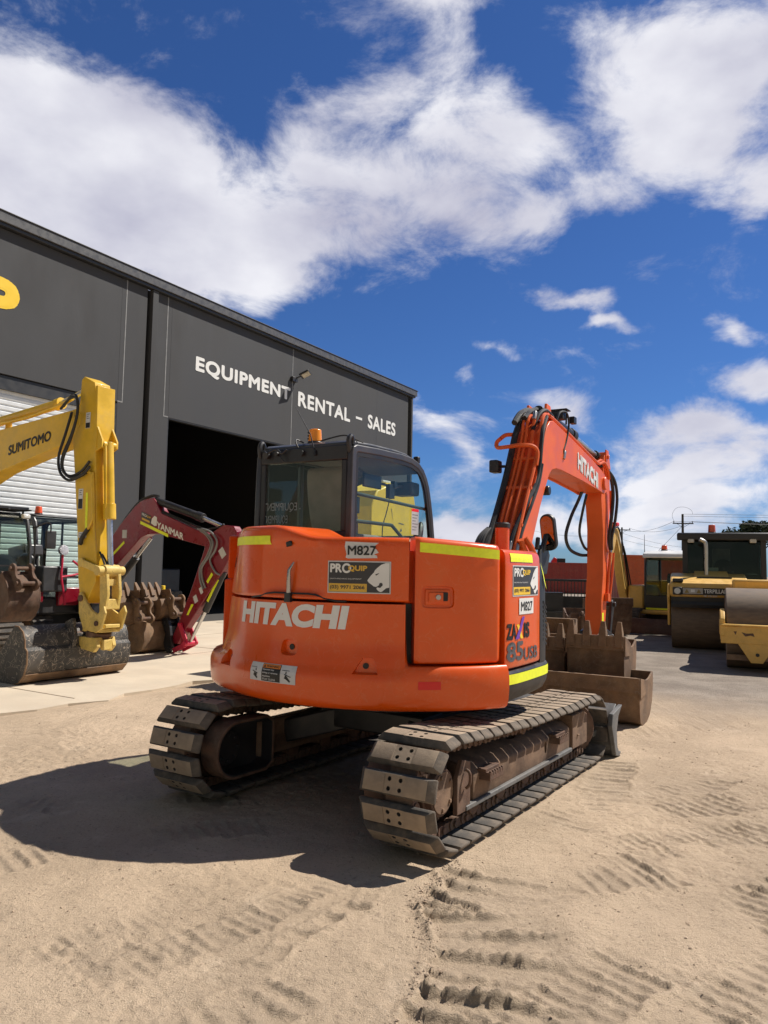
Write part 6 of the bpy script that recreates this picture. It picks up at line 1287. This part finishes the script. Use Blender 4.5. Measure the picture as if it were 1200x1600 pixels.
def drum_roller(name, label, loc, rz, r, w, full):
    t = thing(name, label, 'road roller', loc, rz)
    # local: x right, front of the machine faces -y (towards the camera)
    m = MB(); m.cyl((-w / 2, 0, r), (w / 2, 0, r), r, n=64); d = m.build('drum', DRUM, t, .012)
    m = MB(); m.cyl((-w / 2 - .02, 0, r), (w / 2 + .02, 0, r), r * .3, n=24); m.build('drum_hub', BLACKM, d)
    return t
def road_roller():
    r, w = .56, 1.52
    t = drum_roller('road_roller', 'buff yellow road roller with a dark glazed cab and a rusty front drum', (7.25, 16.75, 0), radians(-22), r, w, True)
    m = MB()
    for x in (-w / 2 - .05, w / 2 + .05): m.prism([(-.3, .5), (.5, .5), (.75, .8), (.75, 1.42), (-.52, 1.42), (-.62, 1.28), (-.62, 1.12), (-.4, .98)], 'x', x - .03, x + .03)
    m.build('side_frame', YELLOWC, t, .02)
    m = MB(); m.prism([(-.60, 1.14), (-.66, 1.20), (-.66, 1.34), (-.60, 1.44), (-.3, 1.56), (.55, 1.66), (.75, 1.62), (.75, 1.14)], 'x', -w / 2 - .02, w / 2 + .02); m.build('front_hood', YELLOWC, t, .04, 3)
    m = MB(); m.prism([(-.30, 1.5), (-.12, 1.60), (.6, 1.72), (.6, 1.5)], 'x', -.28, .42); m.build('hood_panel', YELLOWC, t, .02)
    m = MB(); m.box((.12, -.28, 1.555), (.7, .06, .07)); m.build('grille', BLACKM, t)
    m = MB(); m.strip([(-.56, .92), (-.58, .98), (-.56, 1.04)], -w / 2, w / 2, .02); m.box((0, -.5, 1.09), (w, .10, .10)); m.build('scraper', BLACKM, t)
    m = MB(); m.box((0, -.668, 1.27), (w - .18, .02, .15)); pl = m.build('name_panel', BLACKM, t)
    D = Decal(plane_map((0, -.679, 0), (1, 0, 0), (0, 0, 1))); D.text('TERPILLAR', -.10, 1.235, .36, 1.32, .003, 0, .03)
    for a, b, k in ((-.52, -.12, 1), (.38, .60, 1)): D.rect(a, 1.215, b, 1.335, .003, 1, 1)
    for c in (-.44, -.20, .42, .54): D.poly([(c - .05, 1.23), (c + .05, 1.23), (c, 1.32)], .005, 2)
    D.rect(-.36, 1.25, -.28, 1.31, .005, 0, 1); D.build('lettering', [WHITE, mat('sticker_grey', (.45, .42, .38), .6), mat('sticker_ochre', (.3, .22, .08), .6)], pl)
    D = Decal(plane_map((0, -.662, 0), (1, 0, 0), (0, 0, 1))); D.text('CB-534', -.02, 1.155, .16, 1.195, .003, 0, .02); D.poly([(-.12, 1.175), (-.05, 1.155), (-.05, 1.195)], .003, 0); D.poly([(.30, 1.175), (.37, 1.155), (.37, 1.195)], .003, 0); D.build('arrow_marks', WHITE_W, t)
    for x in (-.63, .68):
        m = MB(); m.box((x, -.68, 1.27), (.19, .10, .17)); h = m.build('headlight', BLACKM, t, .02); m = MB(); m.cyl((x, -.725, 1.27), (x, -.738, 1.27), .065, n=24); m.build('lens', mat('headlamp_glass', (.6, .6, .58), .15), h)
    m = MB(); m.box((-.62, -.55, 1.50), (.22, .14, .08)); m.build('work_light', BLACKM, t, .02)
    D = Decal(plane_map((0, -.34, 0), (1, 0, .0), (0, .45, .9))); D.rect(-.16, 1.62, .20, 1.70, .02, 0, 1); D.build('reflective_strip', HIVIS, t)
    m = MB(); m.tube(spline([(-.03, .1, 1.6), (-.03, .1, 1.9), (-.03, .1, 2.24), (-.05, .1, 2.36), (-.16, .06, 2.42)], 5), .045, 14); m.build('exhaust_pipe', STEEL, t)
    # cab: glass box on a dark base
    P_ = [(-2.1, 1.25), (-2.1, 2.5), (-2.0, 2.52), (-.72, 2.52), (-.62, 2.5), (-.60, 2.1), (-.56, 1.6), (-.56, 1.25)]
    c = make_cab(t, P_, -.86, .86, BLACKM, .12, None, glass=GLASS_D, seat=True); c.rotation_euler = (0, 0, pi); c.location = (.35, 0, 0)
    for ch in list(c.children):
        pass
    m = MB(); m.box((.35, 1.3, 2.56), (1.96, 1.75, .07)); m.box((.35, .46, 2.50), (1.98, .16, .16)); m.build('cab_roof', BLACKP, t, .025)
    m = MB(); m.box((.35, .70, 1.42), (1.66, .2, .50)); m.build('cab_base', BLACKP, t, .02); m = MB(); m.box((.35, 2.06, 1.85), (1.66, .05, 1.25)); m.build('cab_sky_blocker', mat('cab_dark_backing', (.05, .065, .06), .7, var=.4, vscale=2), t)  # panel added to block bright sky, the glass's dark green view in its colour
    for x_, y_ in ((-.44, 1.25), (-.47, .62), (1.17, .62)): m = MB(); m.box((x_, y_, 1.9), (.11, .13, 1.2)); m.build('cab_pillar', BLACKP, t)
    m = MB(); m.cyl((.12, .9, 2.60), (.12, .9, 2.63), .09, n=18, mi=1); m.cyl((.12, .9, 2.63), (.12, .9, 2.80), .085, .075, n=18); m.build('beacon', [BEACON_R, BLACKM], t, .01)
    for x in (-.34, .95):
        m = MB(); m.box((x, .42, 2.42), (.14, .08, .12)); m.build('work_light', mat('lamp_face', (.5, .48, .44), .3), t, .02)
    m = MB(); m.box((.12, .66, 1.74), (.24, .01, .12)); m.build('notice', WHITE, t)
    m = MB(); m.cyl((.35, .95, 1.8), (.35, .99, 1.82), .2, n=24); m.bar((.35, 1.0, 1.4), (.35, .97, 1.8), .06, .06); m.build('steering_wheel', BLACKM, t)
    m = MB(); m.box((0, 1.6, .9), (1.5, 1.9, .7)); m.build('chassis', YELLOWC, t, .03)
    m = MB(); m.cyl((-w / 2, 3.0, r), (w / 2, 3.0, r), r, n=48); m.build('drum', DRUM, t, .012)
    m = MB(); m.prism([(2.4, .9), (3.7, .9), (3.7, 1.5), (2.5, 1.6)], 'x', -.8, .8); m.build('rear_hood', YELLOWC, t, .04)
road_roller()
def second_roller():
    r, w = .70, 1.3
    t = drum_roller('road_roller', 'yellow road roller at the right edge, its large smooth drum in a yellow yoke', (6.80, 13.35, 0), radians(-24), r, w, False)
    m = MB()
    for x, s in ((-w / 2 - .06, -1), (w / 2 + .06, 1)): m.prism([(-.70, .52), (-.82, .60), (-.80, .88), (-.72, .96), (-.55, 1.05), (.8, .95), (.8, .55)], 'x', x - .04, x + .04); m.cyl((x - .05, 0, r), (x + .05, 0, r), .14, n=20)
    m.box((0, -.76, .62), (w + .18, .09, .30)); m.box((0, -.78, .785), (w + .2, .13, .03)); m.build('yoke', YELLOWC, t, .02)
    m = MB(); m.prism([(-.48, .48), (.1, .48), (-.10, .16), (-.28, .16)], 'y', -.80, -.75); m.cyl((-.18, -.82, .3), (-.18, -.80, .3), .03, n=12, mi=1); m.build('scraper_bracket', [YELLOWC, BLACKM], t, .008)
    m = MB(); m.box((0, -.74, .24), (w, .05, .09)); m.build('scraper', OLDSTEEL, t)
    D = Decal(plane_map((0, -.806, 0), (1, 0, 0), (0, 0, 1))); D.poly([(-.42, .67), (-.36, .60), (-.28, .62), (-.22, .60), (-.24, .66), (-.34, .65)], .003, 0); D.poly([(-.54, .68), (-.51, .62), (-.49, .68)], .003, 0); D.build('rust_patches', RUST, t)
    m = MB(); m.box((0, 1.7, .95), (1.2, 1.8, .8)); m.box((0, 2.2, 1.4), (1.0, .9, .3)); m.build('body', YELLOWC, t, .05)
    m = MB(); m.cyl((-w / 2, 3.1, r), (w / 2, 3.1, r), r, n=48); m.build('drum', DRUM, t, .012)
second_roller()

def container(name, label, loc, rz, L, Hc, m_):
    t = thing(name, label, 'container', loc, rz); W = 2.44; mb = MB()
    def wall(p0, p1):
        p0 = Vector(p0); p1 = Vector(p1); d = p1 - p0; n = max(4, int(d.length / .14)); o = Vector((d.y, -d.x, 0)).normalized() * .035; vs = []
        for i in range(n + 1):
            p = p0 + d * i / n; k = o if (i // 2) % 2 else Vector((0, 0, 0)); vs += [(p.x + k.x, p.y + k.y, .12), (p.x + k.x, p.y + k.y, Hc - .1)]
        mb.add(vs, [(2 * i, 2 * i + 2, 2 * i + 3, 2 * i + 1) for i in range(n)])
    wall((0, 0, 0), (L, 0, 0)); wall((L, 0, 0), (L, W, 0)); wall((L, W, 0), (0, W, 0)); wall((0, W, 0), (0, 0, 0)); mb.box((L / 2, W / 2, Hc - .03), (L, W, .03)); mb.build('shell', m_, t, smooth=False)
    f = MB()
    for x in (0, L):
        for y in (0, W): f.box((x, y, Hc / 2), (.13, .13, Hc))
    for z in (.08, Hc - .06):
        for y in (0, W): f.box((L / 2, y, z), (L - .13, .12, .13))
        for x in (0, L): f.box((x, W / 2, z), (.12, W - .13, .13))
    f.build('frame', m_, t, .01)
container('shipping_container', 'dark red shipping container far off behind the black steel rack', (12.2, 60, 0), radians(-3), 6.06, 2.40, CONTR)
container('shipping_container', 'orange shipping container behind the white roofed excavator', (12.7, 40, 0), radians(-4), 6.06, 2.62, CONTO)
def rack():
    t = thing('steel_rack', 'black steel barred rack standing in front of the dark red container', 'rack', (5.2, 25, 0), radians(-8))
    m = MB()
    for x in (0, 1.7):
        for y in (0, .8): m.box((x, y, .7), (.07, .07, 1.4))
    for z in (.3, 1.36):
        m.box((.85, 0, z), (1.63, .06, .07)); m.box((.85, .8, z), (1.63, .06, .07)); m.box((0, .4, z), (.06, .73, .07)); m.box((1.7, .4, z), (.06, .73, .07))
    m.build('frame', BLACKM, t, .005); m = MB()
    for i in range(14): m.cyl((.11 + i * .113, .8, .34), (.11 + i * .113, .8, 1.33), .014, n=6)
    m.build('bars', BLACKM, t); m = MB(); m.box((.85, .70, .42), (1.6, .03, .80)); m.box((.5, .4, .5), (.6, .5, .9)); m.build('back_panel', BLACKM, t)
rack()
def red_cover():
    t = thing('hydraulic_breaker', 'small bright red hood poking up above the dark red container', 'machine part', (14.9, 66.0, 0)); m = MB(); m.prism([(-.5, 1.2), (.4, 1.2), (.35, 2.8), (.15, 2.95), (-.1, 2.6)], 'y', -.2, .2); m.build('hood', REDTAPE, t, .03); m = MB(); m.box((.75, 0, 2.2), (.7, .4, 1.3)); m.box((0, 0, .6), (.6, .5, 1.2)); m.build('body', BLACKM, t, .02)
red_cover()

def pole(loc, h, arms, label):
    t = thing('utility_pole', label, 'utility pole', loc, 0, 'utility poles'); m = MB(); m.cyl((0, 0, -.2), (0, 0, h), .19, .13, n=12); m.build('post', WOODP, t)
    for z, w, rz in arms:
        m = MB(); m.box((0, -.14, z), (w, .12, .13), Matrix.Rotation(rz, 3, 'Z')); m.build('crossarm', WOODP, t)
        for x in (-.45, .45, ): 
            k = MB(); p = Matrix.Rotation(rz, 3, 'Z') @ Vector((x * w, 0, 0)); k.cyl((p.x, p.y - .14, z + .06), (p.x, p.y - .14, z + .30), .05, n=8); k.build('insulator', BLACKM, t)
        k = MB(); k.bar((-w * .33, -.12, z), (0, -.12, z - .5), .04, .04); k.bar((w * .33, -.12, z), (0, -.12, z - .5), .04, .04); k.build('brace', BLACKM, t)
    return t
P1 = (36.4, 91, 0); P2 = (37.6, 118, 0)
pole(P1, 9.0, [(7.85, 2.5, 0)], 'taller timber utility pole with one crossarm, rising behind the white roofed excavator')
pole(P2, 8.9, [(8.5, 2.6, 0)], 'more distant timber utility pole right of the orange arm')
def wires():
    t = thing('power_lines', 'thin black power lines strung between and beyond the utility poles', 'power lines', (0, 0, 0)); 
    def w(a, b, sag, r=.02):
        m = MB(); a = Vector(a); b = Vector(b); m.tube([a.lerp(b, i / 14) - Vector((0, 0, sag * 4 * (i / 14) * (1 - i / 14))) for i in range(15)], r, 5); m.build('wire', BLACKM, t)
    for x in (-1.1, 1.1):
        w((P1[0] + x, 90.9, 8.1), (P2[0] + x, 117.9, 8.8), .9)
        w((P1[0] + x, 90.9, 8.1), (110 + x, 96, 9.2), .6)
    w((36.4, 91, 9.0), (110, 93, 10.6), .3); w((36.4, 91, 8.75), (110, 93, 10.0), .3); w((36.4, 91, 7.6), (27.5, 84, 1.0), .1); w((37.6, 118, 8.0), (60, 135, 6.5), .8); w((37.6, 118, 7.0), (62, 125, 5.2), .9); w((37.6, 118, 8.2), (25, 125, 8.5), .8)
    m = MB(); m.tube(spline([(35.3, 90.9, 8.1), (35.1, 90.9, 8.9), (35.6, 90.9, 9.7), (36.6, 90.9, 9.85), (37.4, 90.9, 9.5), (37.6, 90.9, 9.0)], 5), .016, 5); m.build('jumper', BLACKM, t)
wires()
def mast():
    t = thing('radio_mast', 'hair thin radio mast standing left of the white roofed excavator', 'mast', (10.46, 30, 0)); m = MB(); m.tube([(0, 0, 0), (0, 0, 2.4), (0, 0, 3.2)], [.03, .014, .008], 6); m.build('rod', BLACKM, t)
mast()

# ---- trees far behind
def tree(label, loc, h, blobs, n, seed, leaf=.28, tone=(.040, .055, .022)):
    t = thing('tree', label, 'tree', loc, 0, 'trees beyond the yard'); rs = random.Random(seed); m = MB()
    m.tube([(0, 0, -.3), (.1, 0, h * .3), (.05, .1, h * .62)], [.32, .24, .12], 8)
    for b in blobs: m.tube([(0.05, 0, h * .35), (b[0] * .6, b[1] * .6, (h * .35 + b[2]) / 2 + .4), (b[0], b[1], b[2])], [.14, .08, .03], 6)
    m.build('trunk', WOODP, t)
    c = MB()
    for bx, by, bz, br, bh in blobs:
        for i in range(n):
            th = rs.uniform(0, 2 * pi); u = rs.uniform(-1, 1); q = rs.random() ** .35; k = 1 + .28 * sin(3 * th + bz) * cos(2.3 * u + bx)
            p = Vector((bx + br * q * k * cos(th) * sqrt(1 - u * u), by + br * q * k * sin(th) * sqrt(1 - u * u), bz + bh * q * k * u))
            a = Vector((rs.gauss(0, 1), rs.gauss(0, 1), rs.gauss(0, .7))).normalized(); b = a.cross(Vector((rs.gauss(0, 1), rs.gauss(0, 1), rs.gauss(0, 1)))).normalized(); s = leaf * rs.uniform(.6, 1.3)
            c.add([p - a * s, p + b * s * .45, p + a * s, p - b * s * .45], [(0, 1, 2, 3)])
    c.build('crown', mat('foliage', tone, .8, var=.45, vscale=.8), t, smooth=False)
tree('broad dark tree top showing above the road roller\'s cab roof', (58.5, 120, 0), 10.2, [(-2.5, 0, 8.0, 1.9, 1.1), (-4.6, 0, 7.6, 1.5, .8), (.2, .5, 9.2, 1.5, 1.3), (2.4, 0, 9.3, 1.7, 1.2), (-.8, 0, 7.2, 2.4, 1.2), (3.6, .3, 8.0, 1.8, 1.4), (5.6, 0, 9.0, 1.6, 1.2)], 750, 2)
tree('dark tree at the right edge beside the road roller cab', (66.5, 118, 0), 10.5, [(-1.5, 0, 9.0, 1.8, 1.3), (1.2, 0, 9.6, 1.7, 1.2), (0, 0, 7.6, 2.5, 1.5), (3, 0, 8.6, 1.8, 1.3)], 750, 3)
tree('small spiky far tree between the power pole and the road roller', (55.2, 135, 0), 6.8, [(0, 0, 5.8, .9, 1.0), (-.9, 0, 4.8, 1.3, .9), (.9, .2, 4.7, 1.3, .8), (0, 0, 3.4, 1.8, 1.2), (1.8, 0, 3.6, 1.3, .9)], 500, 5, leaf=.32, tone=(.03, .045, .03))
